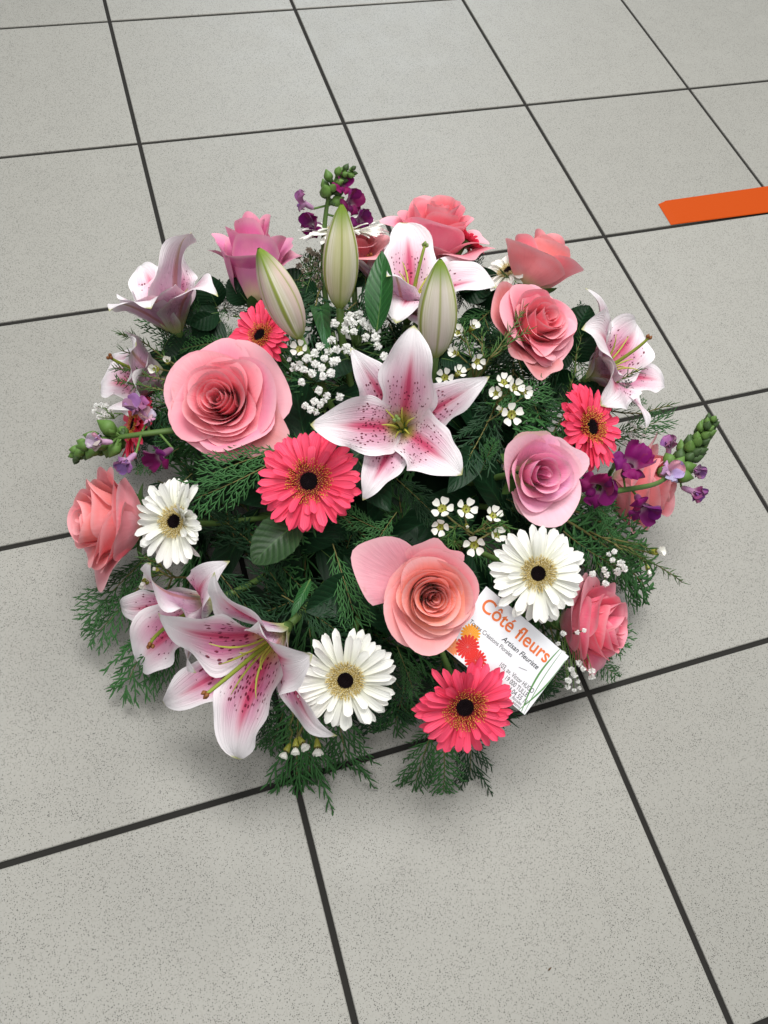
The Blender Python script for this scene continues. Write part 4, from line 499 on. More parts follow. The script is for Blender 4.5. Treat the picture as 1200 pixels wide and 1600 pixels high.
SPRAYS = [
    {'base': [-0.26704, 0.4404, 0.10481], 'tip': [-0.33223, 0.45047, 0.12308], 'n': [-0.18493, -0.26628, 0.94599], 'kind': 1, 'tone': 'needle', 'label': 'conifer spray reaching left in front of the upper left lily'},
    {'base': [-0.26492, 0.41377, 0.11915], 'tip': [-0.32063, 0.43622, 0.10724], 'n': [-0.18493, -0.26628, 0.94599], 'kind': 4, 'tone': 'needle', 'label': 'conifer spray just above the large pink rose, pointing left'},
    {'base': [-0.29298, 0.46532, 0.13161], 'tip': [-0.25564, 0.46967, 0.13339], 'n': [-0.16059, -0.17888, 0.97068], 'kind': 7, 'tone': 'needle_dark', 'label': 'short dark conifer spray under the mauve rose'},
    {'base': [-0.26253, 0.2234, 0.18307], 'tip': [-0.3379, 0.19895, 0.17453], 'n': [-0.23044, -0.44115, 0.86734], 'kind': 0, 'tone': 'needle', 'label': 'wide conifer spray right of the cream white gerbera'},
    {'base': [-0.25409, 0.23553, 0.18193], 'tip': [-0.32167, 0.22519, 0.18197], 'n': [-0.20848, -0.35458, 0.91149], 'kind': 3, 'tone': 'needle', 'label': 'conifer spray under the large pink rose'},
    {'base': [-0.37684, 0.2116, 0.0656], 'tip': [-0.44482, 0.15766, 0.05], 'n': [-0.38995, -0.29044, 0.87383], 'kind': 0, 'tone': 'needle', 'label': 'conifer spray hanging at the lower left beside the lilies'},
    {'base': [-0.3673, 0.19023, 0.07701], 'tip': [-0.42713, 0.11022, 0.03], 'n': [-0.41234, -0.37499, 0.83028], 'kind': 6, 'tone': 'needle', 'label': 'conifer spray hanging lowest at the left'},
    {'base': [-0.38066, 0.22906, 0.06026], 'tip': [-0.44827, 0.17993, 0.06], 'n': [-0.44561, -0.17256, 0.87844], 'kind': 3, 'tone': 'needle', 'label': 'outermost conifer spray at the lower left'},
    {'base': [-0.35396, 0.16333, 0.08565], 'tip': [-0.40703, 0.11051, 0.05], 'n': [-0.41234, -0.37499, 0.83028], 'kind': 2, 'tone': 'needle', 'label': 'conifer spray behind the lower left lily petals'},
    {'base': [-0.28092, 0.05946, 0.10091], 'tip': [-0.30705, -0.01332, 0.012], 'n': [-0.26701, -0.59889, 0.755], 'kind': 2, 'tone': 'needle', 'label': 'conifer spray hanging to the floor at the front left'},
    {'base': [-0.27769, 0.04995, 0.09208], 'tip': [-0.28731, -0.0162, 0.012], 'n': [-0.26701, -0.59889, 0.755], 'kind': 5, 'tone': 'needle', 'label': 'conifer spray touching the grout line at the front'},
    {'base': [-0.25763, 0.04254, 0.09822], 'tip': [-0.25241, -0.01477, 0.012], 'n': [-0.26701, -0.59889, 0.755], 'kind': 8, 'tone': 'needle', 'label': 'bright tipped conifer spray below the white front gerbera'},
    {'base': [-0.29227, 0.05813, 0.07855], 'tip': [-0.31381, 0.01857, 0.02], 'n': [-0.35848, -0.56737, 0.74134], 'kind': 0, 'tone': 'needle', 'label': 'short conifer spray below the tip of the large lily'},
    {'base': [-0.23508, 0.04514, 0.10636], 'tip': [-0.21627, 0.00265, 0.02], 'n': [-0.26701, -0.59889, 0.755], 'kind': 1, 'tone': 'needle_dark', 'label': 'dark conifer spray between white and coral front gerberas'},
    {'base': [-0.21317, 0.04688, 0.11747], 'tip': [-0.19591, 0.01202, 0.02], 'n': [-0.17299, -0.6247, 0.76146], 'kind': 4, 'tone': 'needle_dark', 'label': 'dark conifer spray right of the white front gerbera'},
    {'base': [-0.16977, 0.00208, 0.07469], 'tip': [-0.17183, -0.06444, 0.008], 'n': [-0.26701, -0.59889, 0.755], 'kind': 7, 'tone': 'needle', 'label': 'conifer spray poking out below the coral front gerbera'},
    {'base': [-0.17547, -0.00038, 0.06832], 'tip': [-0.2036, -0.03969, 0.008], 'n': [-0.44491, -0.53117, 0.72105], 'kind': 2, 'tone': 'needle', 'label': 'thin conifer twig pointing lower left below the coral front gerbera'},
    {'base': [-0.14575, -0.00243, 0.06664], 'tip': [-0.142, -0.05165, 0.008], 'n': [-0.07913, -0.64422, 0.76073], 'kind': 5, 'tone': 'needle_dark', 'label': 'short conifer twig pointing down right below the coral front gerbera'},
    {'base': [-0.03195, 0.05846, 0.0878], 'tip': [0.04468, 0.02509, 0.03532], 'n': [-0.0396, -0.49019, 0.87072], 'kind': 1, 'tone': 'needle', 'label': 'conifer spray behind the bright pink rose'},
    {'base': [-0.01942, 0.04778, 0.05658], 'tip': [0.01456, -0.00506, 0.03], 'n': [0.05235, -0.50695, 0.86039], 'kind': 4, 'tone': 'needle', 'label': 'conifer spray hanging below the bright pink rose'},
    {'base': [-0.04948, 0.04946, 0.08952], 'tip': [-0.02938, -0.00292, 0.02], 'n': [-0.17299, -0.6247, 0.76146], 'kind': 1, 'tone': 'needle', 'label': 'conifer spray below the corner of the card'},
    {'base': [-0.02547, 0.13771, 0.15334], 'tip': [0.08923, 0.11481, 0.09324], 'n': [-0.09131, -0.29367, 0.95154], 'kind': 0, 'tone': 'needle', 'label': 'conifer spray below the right snapdragon pointing right'},
    {'base': [-0.035, 0.132, 0.15556], 'tip': [0.10498, 0.07043, 0.07279], 'n': [-0.01899, -0.40509, 0.91408], 'kind': 1, 'tone': 'needle', 'label': 'long conifer spray reaching furthest right'},
    {'base': [-0.02483, 0.11649, 0.14273], 'tip': [0.03257, 0.06512, 0.10215], 'n': [-0.0396, -0.49019, 0.87072], 'kind': 4, 'tone': 'needle', 'label': 'conifer spray above the bright pink rose'},
    {'base': [0.07333, 0.27782, 0.10542], 'tip': [-0.02495, 0.18929, 0.18124], 'n': [-0.18493, -0.26628, 0.94599], 'kind': 3, 'tone': 'needle', 'label': 'conifer spray between the lilac rose and the right lily'},
    {'base': [-5e-05, 0.3017, 0.13829], 'tip': [-0.00457, 0.2215, 0.18055], 'n': [-0.20848, -0.35458, 0.91149], 'kind': 0, 'tone': 'needle_dark', 'label': 'dark conifer spray above the lilac rose'},
    {'base': [-0.03968, 0.2549, 0.16715], 'tip': [-0.1023, 0.1752, 0.19846], 'n': [-0.20848, -0.35458, 0.91149], 'kind': 6, 'tone': 'needle_dark', 'label': 'dark conifer spray right of the central lily'},
    {'base': [-0.23225, 0.14604, 0.16096], 'tip': [-0.23243, 0.07922, 0.16551], 'n': [-0.25012, -0.52334, 0.81459], 'kind': 8, 'tone': 'needle', 'label': 'conifer spray left of the salmon rose, pointing down'},
    {'base': [-0.17105, 0.1879, 0.18383], 'tip': [-0.14928, 0.13791, 0.19438], 'n': [-0.25012, -0.52334, 0.81459], 'kind': 5, 'tone': 'needle_dark', 'label': 'conifer spray below the central lily'},
    {'base': [0.08544, 0.22648, 0.09093], 'tip': [0.13781, 0.21465, 0.13066], 'n': [0.02107, -0.23094, 0.97274], 'kind': 2, 'tone': 'needle', 'label': 'blue green conifer twig behind the right snapdragon'},
    {'base': [-0.15911, 0.45813, 0.13032], 'tip': [-0.20154, 0.35223, 0.18634], 'n': [-0.16059, -0.17888, 0.97068], 'kind': 3, 'tone': 'needle_dark', 'label': 'dark conifer spray between the two left buds'},
    {'base': [-0.12112, 0.43993, 0.12205], 'tip': [-0.17437, 0.36077, 0.18403], 'n': [-0.16059, -0.17888, 0.97068], 'kind': 6, 'tone': 'needle_dark', 'label': 'dark conifer spray below the tall bud'},
    {'base': [-0.05592, 0.11136, 0.15451], 'tip': [-0.09465, 0.08726, 0.17173], 'n': [-0.23044, -0.44115, 0.86734], 'kind': 3, 'tone': 'needle_dark', 'label': 'dark conifer spray left of the right white gerbera'},
    {'base': [-0.22879, 0.07159, 0.12459], 'tip': [-0.19939, 0.02023, 0.11855], 'n': [-0.25012, -0.52334, 0.81459], 'kind': 0, 'tone': 'needle_dark', 'label': 'dark conifer spray below the salmon rose'},
    {'base': [-0.33188, 0.17469, 0.11731], 'tip': [-0.30852, 0.11215, 0.13452], 'n': [-0.25012, -0.52334, 0.81459], 'kind': 5, 'tone': 'needle_dark', 'label': 'dark conifer spray above the large lower lily'},
    {'base': [-0.29843, 0.4227, 0.09223], 'tip': [-0.34389, 0.45263, 0.12802], 'n': [-0.27679, -0.23634, 0.93141], 'kind': 0, 'tone': 'needle', 'label': 'conifer spray under the upper left lily'},
    {'base': [-0.28275, 0.43175, 0.09825], 'tip': [-0.29934, 0.46554, 0.1327], 'n': [-0.25047, -0.15006, 0.95642], 'kind': 3, 'tone': 'needle', 'label': 'conifer spray rising behind the upper left lily'},
    {'base': [-0.32354, 0.34345, 0.11508], 'tip': [-0.36653, 0.39402, 0.08297], 'n': [-0.36436, -0.20478, 0.90846], 'kind': 6, 'tone': 'needle', 'label': 'conifer spray under the left lily'},
    {'base': [-0.33728, 0.29611, 0.12202], 'tip': [-0.37831, 0.27932, 0.11857], 'n': [-0.41234, -0.37499, 0.83028], 'kind': 1, 'tone': 'needle', 'label': 'conifer spray between the left rose and the large pink rose'},
    {'base': [-0.33122, 0.25782, 0.13454], 'tip': [-0.36959, 0.23875, 0.12509], 'n': [-0.41234, -0.37499, 0.83028], 'kind': 4, 'tone': 'needle_dark', 'label': 'dark conifer spray behind the cream white gerbera'},
    {'base': [-0.20127, 0.45645, 0.12175], 'tip': [-0.15442, 0.47885, 0.15482], 'n': [-0.16059, -0.17888, 0.97068], 'kind': 4, 'tone': 'needle', 'label': 'conifer spray between the pale bud and the tall bud'},
    {'base': [-0.00777, 0.38627, 0.12457], 'tip': [0.01963, 0.3985, 0.15404], 'n': [-0.06925, -0.20606, 0.97608], 'kind': 1, 'tone': 'needle', 'label': 'conifer spray under the pink rose at back right'},
    {'base': [-0.01856, 0.40096, 0.13101], 'tip': [-0.01527, 0.42332, 0.15491], 'n': [-0.13624, -0.09466, 0.98614], 'kind': 7, 'tone': 'needle', 'label': 'conifer spray below the pink back rose'},
    {'base': [-0.06933, 0.22061, 0.18187], 'tip': [-0.00102, 0.24805, 0.18433], 'n': [-0.18493, -0.26628, 0.94599], 'kind': 3, 'tone': 'needle', 'label': 'conifer spray right of the waxflower cluster'},
    {'base': [0.07934, 0.30963, 0.12893], 'tip': [0.1004, 0.26761, 0.1216], 'n': [0.00142, -0.31783, 0.94815], 'kind': 1, 'tone': 'needle', 'label': 'conifer spray below the right lily'},
    {'base': [-0.09362, 0.17167, 0.18018], 'tip': [-0.08131, 0.18687, 0.20358], 'n': [-0.23044, -0.44115, 0.86734], 'kind': 6, 'tone': 'needle', 'label': 'conifer spray left of the lilac rose'},
    {'base': [-0.19019, 0.14101, 0.1738], 'tip': [-0.23063, 0.15791, 0.1945], 'n': [-0.23044, -0.44115, 0.86734], 'kind': 0, 'tone': 'needle', 'label': 'conifer spray right of the middle coral gerbera'},
    {'base': [-0.17585, 0.15301, 0.1795], 'tip': [-0.21476, 0.11751, 0.18453], 'n': [-0.23044, -0.44115, 0.86734], 'kind': 3, 'tone': 'needle', 'label': 'conifer spray above the salmon rose outer petal'},
    {'base': [-0.28209, 0.12126, 0.13828], 'tip': [-0.24639, 0.07484, 0.15781], 'n': [-0.25012, -0.52334, 0.81459], 'kind': 0, 'tone': 'needle_dark', 'label': 'dark conifer spray above the white front gerbera'},
    {'base': [-0.19997, 0.05692, 0.12763], 'tip': [-0.19552, 0.01748, 0.12403], 'n': [-0.25012, -0.52334, 0.81459], 'kind': 6, 'tone': 'needle', 'label': 'conifer spray left of the coral front gerbera'},
    {'base': [-0.15911, 0.45813, 0.13032], 'tip': [-0.20909, 0.45292, 0.11749], 'n': [-0.16059, -0.17888, 0.97068], 'kind': 5, 'tone': 'needle', 'label': 'conifer spray behind the small coral gerbera'},
    {'base': [0.02819, 0.13924, 0.1158], 'tip': [0.02277, 0.09725, 0.13111], 'n': [-0.0396, -0.49019, 0.87072], 'kind': 4, 'tone': 'needle', 'label': 'conifer spray under the dusty pink right rose'},
    {'base': [-0.00228, 0.15648, 0.14738], 'tip': [0.02694, 0.1207, 0.14862], 'n': [-0.01899, -0.40509, 0.91408], 'kind': 0, 'tone': 'needle', 'label': 'conifer spray behind the lilac rose, reaching right'},
    {'base': [0.0076, 0.10915, 0.11564], 'tip': [0.07547, 0.06582, 0.05269], 'n': [-0.0396, -0.49019, 0.87072], 'kind': 2, 'tone': 'needle', 'label': 'conifer spray right of the bright pink rose'},
    {'base': [-0.01223, 0.07309, 0.08799], 'tip': [0.03745, 0.02458, 0.06], 'n': [0.05235, -0.50695, 0.86039], 'kind': 0, 'tone': 'needle', 'label': 'feathery conifer spray showing right of the bright pink rose'},
    {'base': [-0.19241, 0.03799, 0.11004], 'tip': [-0.208, 0.00934, 0.02], 'n': [-0.26701, -0.59889, 0.755], 'kind': 2, 'tone': 'needle', 'label': 'conifer spray in the gap between the two front gerberas'},
    {'base': [-0.08051, 0.04202, 0.0976], 'tip': [-0.05775, 0.00195, 0.03], 'n': [-0.17299, -0.6247, 0.76146], 'kind': 3, 'tone': 'needle_dark', 'label': 'dark conifer spray underneath the white card'},
    {'base': [-0.31343, 0.0881, 0.07664], 'tip': [-0.31509, 0.03706, 0.03], 'n': [-0.26701, -0.59889, 0.755], 'kind': 3, 'tone': 'needle_dark', 'label': 'dark conifer spray under the large lower lily'},
    {'base': [-0.412, 0.23157, 0.01382], 'tip': [-0.43195, 0.23348, 0.02068], 'n': [-0.41234, -0.37499, 0.83028], 'kind': 1, 'tone': 'needle', 'label': 'conifer spray under the far left rose'},
    {'base': [-0.28611, 0.45501, 0.12017], 'tip': [-0.26552, 0.47924, 0.14462], 'n': [-0.21236, -0.50525, 0.83644], 'kind': 1, 'tone': 'needle_dark', 'label': 'dark green conifer spray filling the gaps between the flower heads', 'group': 'conifer sprays filling the dome'},
    {'base': [-0.27314, 0.45927, 0.12332], 'tip': [-0.23267, 0.45574, 0.11891], 'n': [-0.23976, -0.75023, 0.61618], 'kind': 0, 'tone': 'needle_dark', 'label': 'dark green conifer spray filling the gaps between the flower heads', 'group': 'conifer sprays filling the dome'},
    {'base': [-0.28074, 0.45593, 0.12057], 'tip': [-0.3203, 0.4561, 0.12631], 'n': [-0.26368, -0.49919, 0.8254], 'kind': 3, 'tone': 'needle', 'label': 'dark green conifer spray filling the gaps between the flower heads', 'group': 'conifer sprays filling the dome'},
    {'base': [-0.27734, 0.45825, 0.12262], 'tip': [-0.27955, 0.42897, 0.0956], 'n': [-0.20519, -0.36637, 0.90756], 'kind': 6, 'tone': 'needle_dark', 'label': 'dark green conifer spray filling the gaps between the flower heads', 'group': 'conifer sprays filling the dome'},
    {'base': [-0.30414, 0.43709, 0.1054], 'tip': [-0.30037, 0.40439, 0.07806], 'n': [-0.39455, 0.03413, 0.91824], 'kind': 1, 'tone': 'needle_dark', 'label': 'dark green conifer spray filling the gaps between the flower heads', 'group': 'conifer sprays filling the dome'},
    {'base': [-0.31138, 0.43078, 0.10087], 'tip': [-0.33731, 0.40112, 0.08149], 'n': [-0.29133, -0.39977, 0.86908], 'kind': 7, 'tone': 'needle_dark', 'label': 'dark green conifer spray filling the gaps between the flower heads', 'group': 'conifer sprays filling the dome'},
    {'base': [-0.29538, 0.43667, 0.10388], 'tip': [-0.26435, 0.46049, 0.12403], 'n': [0.21291, -0.30216, 0.92918], 'kind': 2, 'tone': 'needle', 'label': 'dark green conifer spray filling the gaps between the flower heads', 'group': 'conifer sprays filling the dome'},
    {'base': [-0.29537, 0.43375, 0.1013], 'tip': [-0.30445, 0.46247, 0.13018], 'n': [-0.30488, -0.26824, 0.91384], 'kind': 6, 'tone': 'needle_dark', 'label': 'dark green conifer spray filling the gaps between the flower heads', 'group': 'conifer sprays filling the dome'},
    {'base': [-0.33581, 0.42517, 0.10047], 'tip': [-0.31633, 0.45281, 0.12224], 'n': [-0.36454, -0.04763, 0.92997], 'kind': 1, 'tone': 'needle', 'label': 'dark green conifer spray filling the gaps between the flower heads', 'group': 'conifer sprays filling the dome'},
    {'base': [-0.32611, 0.42608, 0.09933], 'tip': [-0.32435, 0.45484, 0.12582], 'n': [-0.15101, -0.64196, 0.75172], 'kind': 8, 'tone': 'needle_dark', 'label': 'dark green conifer spray filling the gaps between the flower heads', 'group': 'conifer sprays filling the dome'},
    {'base': [-0.34135, 0.4262, 0.10256], 'tip': [-0.30154, 0.43281, 0.10124], 'n': [-0.12592, -0.00983, 0.99199], 'kind': 5, 'tone': 'needle_dark', 'label': 'dark green conifer spray filling the gaps between the flower heads', 'group': 'conifer sprays filling the dome'},
    {'base': [-0.35465, 0.38484, 0.07345], 'tip': [-0.32173, 0.36075, 0.09939], 'n': [-0.38474, -0.48939, 0.7826], 'kind': 8, 'tone': 'needle', 'label': 'dark green conifer spray filling the gaps between the flower heads', 'group': 'conifer sprays filling the dome'},
    {'base': [-0.35629, 0.38252, 0.07223], 'tip': [-0.34065, 0.31858, 0.11061], 'n': [-0.43374, 0.17628, 0.88362], 'kind': 6, 'tone': 'needle_dark', 'label': 'dark green conifer spray filling the gaps between the flower heads', 'group': 'conifer sprays filling the dome'},
    {'base': [-0.35297, 0.38616, 0.07398], 'tip': [-0.32601, 0.31596, 0.13959], 'n': [-0.11862, -0.08174, 0.98957], 'kind': 2, 'tone': 'needle_dark', 'label': 'dark green conifer spray filling the gaps between the flower heads', 'group': 'conifer sprays filling the dome'},
    {'base': [-0.21403, 0.46388, 0.12822], 'tip': [-0.22686, 0.48583, 0.15231], 'n': [-0.53841, -0.48988, 0.68566], 'kind': 5, 'tone': 'needle', 'label': 'dark green conifer spray filling the gaps between the flower heads', 'group': 'conifer sprays filling the dome'},
    {'base': [-0.22835, 0.45683, 0.12015], 'tip': [-0.2342, 0.48043, 0.14553], 'n': [-0.04556, -0.26257, 0.96384], 'kind': 4, 'tone': 'needle_dark', 'label': 'dark green conifer spray filling the gaps between the flower heads', 'group': 'conifer sprays filling the dome'},
    {'base': [-0.22784, 0.45683, 0.12017], 'tip': [-0.25313, 0.47397, 0.13809], 'n': [0.05265, -0.24889, 0.9671], 'kind': 3, 'tone': 'needle_dark', 'label': 'dark green conifer spray filling the gaps between the flower heads', 'group': 'conifer sprays filling the dome'},
    {'base': [-0.15914, 0.45247, 0.1245], 'tip': [-0.16446, 0.47961, 0.15332], 'n': [-0.2871, -0.74999, 0.5959], 'kind': 8, 'tone': 'needle_dark', 'label': 'dark green conifer spray filling the gaps between the flower heads', 'group': 'conifer sprays filling the dome'},
    {'base': [-0.15968, 0.46226, 0.13458], 'tip': [-0.18913, 0.41478, 0.13653], 'n': [-0.36709, -0.54386, 0.75463], 'kind': 7, 'tone': 'needle_dark', 'label': 'dark green conifer spray filling the gaps between the flower heads', 'group': 'conifer sprays filling the dome'},
    {'base': [-0.17803, 0.46753, 0.13666], 'tip': [-0.21915, 0.4721, 0.13673], 'n': [-0.45174, -0.66501, 0.59472], 'kind': 0, 'tone': 'needle_dark', 'label': 'dark green conifer spray filling the gaps between the flower heads', 'group': 'conifer sprays filling the dome'},
    {'base': [-0.18078, 0.4576, 0.12566], 'tip': [-0.21733, 0.47211, 0.13687], 'n': [-0.38514, -0.40123, 0.83107], 'kind': 8, 'tone': 'needle_dark', 'label': 'dark green conifer spray filling the gaps between the flower heads', 'group': 'conifer sprays filling the dome'},
    {'base': [-0.10389, 0.44077, 0.1286], 'tip': [-0.07083, 0.42301, 0.12465], 'n': [-0.22087, 0.29753, 0.92881], 'kind': 3, 'tone': 'needle_dark', 'label': 'dark green conifer spray filling the gaps between the flower heads', 'group': 'conifer sprays filling the dome'},
    {'base': [-0.10207, 0.44666, 0.13525], 'tip': [-0.11396, 0.47139, 0.15858], 'n': [-0.40081, -0.14161, 0.90515], 'kind': 3, 'tone': 'needle', 'label': 'dark green conifer spray filling the gaps between the flower heads', 'group': 'conifer sprays filling the dome'},
    {'base': [-0.10981, 0.45571, 0.14203], 'tip': [-0.13577, 0.37861, 0.17477], 'n': [-0.71391, -0.26892, 0.64654], 'kind': 1, 'tone': 'needle_dark', 'label': 'dark green conifer spray filling the gaps between the flower heads', 'group': 'conifer sprays filling the dome'},
    {'base': [-0.02453, 0.41413, 0.13983], 'tip': [0.0112, 0.38676, 0.13705], 'n': [-0.12834, 0.09321, 0.98734], 'kind': 2, 'tone': 'needle', 'label': 'dark green conifer spray filling the gaps between the flower heads', 'group': 'conifer sprays filling the dome'},
    {'base': [-0.008, 0.41185, 0.14787], 'tip': [0.02126, 0.37942, 0.13756], 'n': [-0.21248, -0.37664, 0.90166], 'kind': 5, 'tone': 'needle_dark', 'label': 'dark green conifer spray filling the gaps between the flower heads', 'group': 'conifer sprays filling the dome'},
    {'base': [-0.00815, 0.40356, 0.13973], 'tip': [-0.00225, 0.43075, 0.17235], 'n': [-0.68609, -0.11688, 0.71807], 'kind': 5, 'tone': 'needle_dark', 'label': 'dark green conifer spray filling the gaps between the flower heads', 'group': 'conifer sprays filling the dome'},
    {'base': [-0.00852, 0.41272, 0.1484], 'tip': [-0.03869, 0.40005, 0.11926], 'n': [-0.30021, -0.11702, 0.94667], 'kind': 3, 'tone': 'needle_dark', 'label': 'dark green conifer spray filling the gaps between the flower heads', 'group': 'conifer sprays filling the dome'},
    {'base': [0.00071, 0.38801, 0.13128], 'tip': [-0.01138, 0.31408, 0.16537], 'n': [0.17362, -0.35085, 0.9202], 'kind': 0, 'tone': 'needle_dark', 'label': 'dark green conifer spray filling the gaps between the flower heads', 'group': 'conifer sprays filling the dome'},
    {'base': [-0.0002, 0.38437, 0.12759], 'tip': [0.03122, 0.35626, 0.1256], 'n': [-0.59295, -0.16582, 0.78798], 'kind': 7, 'tone': 'needle', 'label': 'dark green conifer spray filling the gaps between the flower heads', 'group': 'conifer sprays filling the dome'},
    {'base': [0.00271, 0.38519, 0.13011], 'tip': [0.03364, 0.35666, 0.1276], 'n': [0.12048, -0.08617, 0.98897], 'kind': 5, 'tone': 'needle_dark', 'label': 'dark green conifer spray filling the gaps between the flower heads', 'group': 'conifer sprays filling the dome'},
    {'base': [0.00876, 0.38584, 0.1346], 'tip': [-0.04736, 0.33887, 0.15899], 'n': [-0.49238, -0.66011, 0.56729], 'kind': 2, 'tone': 'needle', 'label': 'dark green conifer spray filling the gaps between the flower heads', 'group': 'conifer sprays filling the dome'},
    {'base': [0.04121, 0.33961, 0.12028], 'tip': [-0.03099, 0.31051, 0.17162], 'n': [-0.26736, -0.43447, 0.86009], 'kind': 5, 'tone': 'needle_dark', 'label': 'dark green conifer spray filling the gaps between the flower heads', 'group': 'conifer sprays filling the dome'},
    {'base': [0.03399, 0.33618, 0.11292], 'tip': [0.07128, 0.32546, 0.13314], 'n': [-0.2145, -0.33138, 0.91879], 'kind': 7, 'tone': 'needle_dark', 'label': 'dark green conifer spray filling the gaps between the flower heads', 'group': 'conifer sprays filling the dome'},
    {'base': [0.02374, 0.33568, 0.10593], 'tip': [-0.03778, 0.2331, 0.18269], 'n': [-0.24614, -0.59886, 0.76209], 'kind': 2, 'tone': 'needle', 'label': 'dark green conifer spray filling the gaps between the flower heads', 'group': 'conifer sprays filling the dome'},
    {'base': [0.02862, 0.33585, 0.10915], 'tip': [0.00793, 0.26328, 0.13936], 'n': [-0.48797, 0.04001, 0.87194], 'kind': 1, 'tone': 'needle_dark', 'label': 'dark green conifer spray filling the gaps between the flower heads', 'group': 'conifer sprays filling the dome'},
    {'base': [0.07593, 0.32699, 0.13813], 'tip': [0.09373, 0.34411, 0.16858], 'n': [0.0305, -0.46838, 0.883], 'kind': 4, 'tone': 'needle_dark', 'label': 'dark green conifer spray filling the gaps between the flower heads', 'group': 'conifer sprays filling the dome'},
    {'base': [0.06962, 0.33281, 0.13712], 'tip': [0.06114, 0.30295, 0.1106], 'n': [-0.4683, -0.59088, 0.65693], 'kind': 8, 'tone': 'needle_dark', 'label': 'dark green conifer spray filling the gaps between the flower heads', 'group': 'conifer sprays filling the dome'},
    {'base': [0.06575, 0.31601, 0.12226], 'tip': [0.06711, 0.34838, 0.14715], 'n': [0.0269, 0.04526, 0.99861], 'kind': 0, 'tone': 'needle_dark', 'label': 'dark green conifer spray filling the gaps between the flower heads', 'group': 'conifer sprays filling the dome'},
    {'base': [0.07584, 0.32726, 0.13826], 'tip': [0.05957, 0.30359, 0.10984], 'n': [-0.24292, -0.43626, 0.86641], 'kind': 5, 'tone': 'needle_dark', 'label': 'dark green conifer spray filling the gaps between the flower heads', 'group': 'conifer sprays filling the dome'},
    {'base': [0.07291, 0.26657, 0.09938], 'tip': [0.03039, 0.20152, 0.14128], 'n': [0.17693, -0.15014, 0.9727], 'kind': 3, 'tone': 'needle_dark', 'label': 'dark green conifer spray filling the gaps between the flower heads', 'group': 'conifer sprays filling the dome'},
    {'base': [0.07501, 0.27918, 0.1074], 'tip': [0.06971, 0.31252, 0.12306], 'n': [-0.58796, -0.58748, 0.55604], 'kind': 5, 'tone': 'needle_dark', 'label': 'dark green conifer spray filling the gaps between the flower heads', 'group': 'conifer sprays filling the dome'},
    {'base': [0.07339, 0.28357, 0.10856], 'tip': [0.06571, 0.25357, 0.08824], 'n': [-0.3256, -0.33018, 0.88598], 'kind': 0, 'tone': 'needle', 'label': 'dark green conifer spray filling the gaps between the flower heads', 'group': 'conifer sprays filling the dome'},
    {'base': [0.09963, 0.25389, 0.11393], 'tip': [0.12678, 0.24381, 0.13329], 'n': [-0.26693, -0.34805, 0.89867], 'kind': 1, 'tone': 'needle', 'label': 'dark green conifer spray filling the gaps between the flower heads', 'group': 'conifer sprays filling the dome'},
    {'base': [0.09836, 0.24853, 0.11032], 'tip': [0.10298, 0.27876, 0.1301], 'n': [-0.14417, -0.36889, 0.91822], 'kind': 4, 'tone': 'needle', 'label': 'dark green conifer spray filling the gaps between the flower heads', 'group': 'conifer sprays filling the dome'},
    {'base': [0.09935, 0.24872, 0.11122], 'tip': [0.11615, 0.26775, 0.13589], 'n': [-0.36947, -0.40728, 0.83524], 'kind': 1, 'tone': 'needle_dark', 'label': 'dark green conifer spray filling the gaps between the flower heads', 'group': 'conifer sprays filling the dome'},
    {'base': [0.07712, 0.13847, 0.06098], 'tip': [-0.00624, 0.119, 0.14342], 'n': [0.04524, -0.2005, 0.97865], 'kind': 4, 'tone': 'needle_dark', 'label': 'dark green conifer spray filling the gaps between the flower heads', 'group': 'conifer sprays filling the dome'},
    {'base': [0.06292, 0.14362, 0.05303], 'tip': [0.06517, 0.18385, 0.06337], 'n': [-0.34609, 0.1233, 0.93007], 'kind': 4, 'tone': 'needle_dark', 'label': 'dark green conifer spray filling the gaps between the flower heads', 'group': 'conifer sprays filling the dome'},
    {'base': [0.07489, 0.12918, 0.05803], 'tip': [0.06902, 0.08976, 0.04992], 'n': [-0.32351, -0.37925, 0.8669], 'kind': 0, 'tone': 'needle', 'label': 'dark green conifer spray filling the gaps between the flower heads', 'group': 'conifer sprays filling the dome'},
    {'base': [-0.28366, 0.42373, 0.09154], 'tip': [-0.26212, 0.44282, 0.10679], 'n': [0.16484, -0.52332, 0.83604], 'kind': 8, 'tone': 'needle', 'label': 'dark green conifer spray filling the gaps between the flower heads', 'group': 'conifer sprays filling the dome'},
    {'base': [-0.28209, 0.41827, 0.08697], 'tip': [-0.28577, 0.31913, 0.16371], 'n': [-0.33498, -0.25184, 0.90795], 'kind': 3, 'tone': 'needle_dark', 'label': 'dark green conifer spray filling the gaps between the flower heads', 'group': 'conifer sprays filling the dome'},
    {'base': [-0.28153, 0.42679, 0.09392], 'tip': [-0.27488, 0.35504, 0.1377], 'n': [-0.56856, -0.12502, 0.81308], 'kind': 1, 'tone': 'needle', 'label': 'dark green conifer spray filling the gaps between the flower heads', 'group': 'conifer sprays filling the dome'},
    {'base': [-0.09281, 0.4136, 0.10756], 'tip': [-0.11948, 0.30476, 0.18934], 'n': [-0.01588, 0.11025, 0.99378], 'kind': 6, 'tone': 'needle', 'label': 'dark green conifer spray filling the gaps between the flower heads', 'group': 'conifer sprays filling the dome'},
    {'base': [-0.11498, 0.38447, 0.13267], 'tip': [-0.10318, 0.43803, 0.12616], 'n': [-0.05112, -0.66138, 0.7483], 'kind': 5, 'tone': 'needle', 'label': 'dark green conifer spray filling the gaps between the flower heads', 'group': 'conifer sprays filling the dome'},
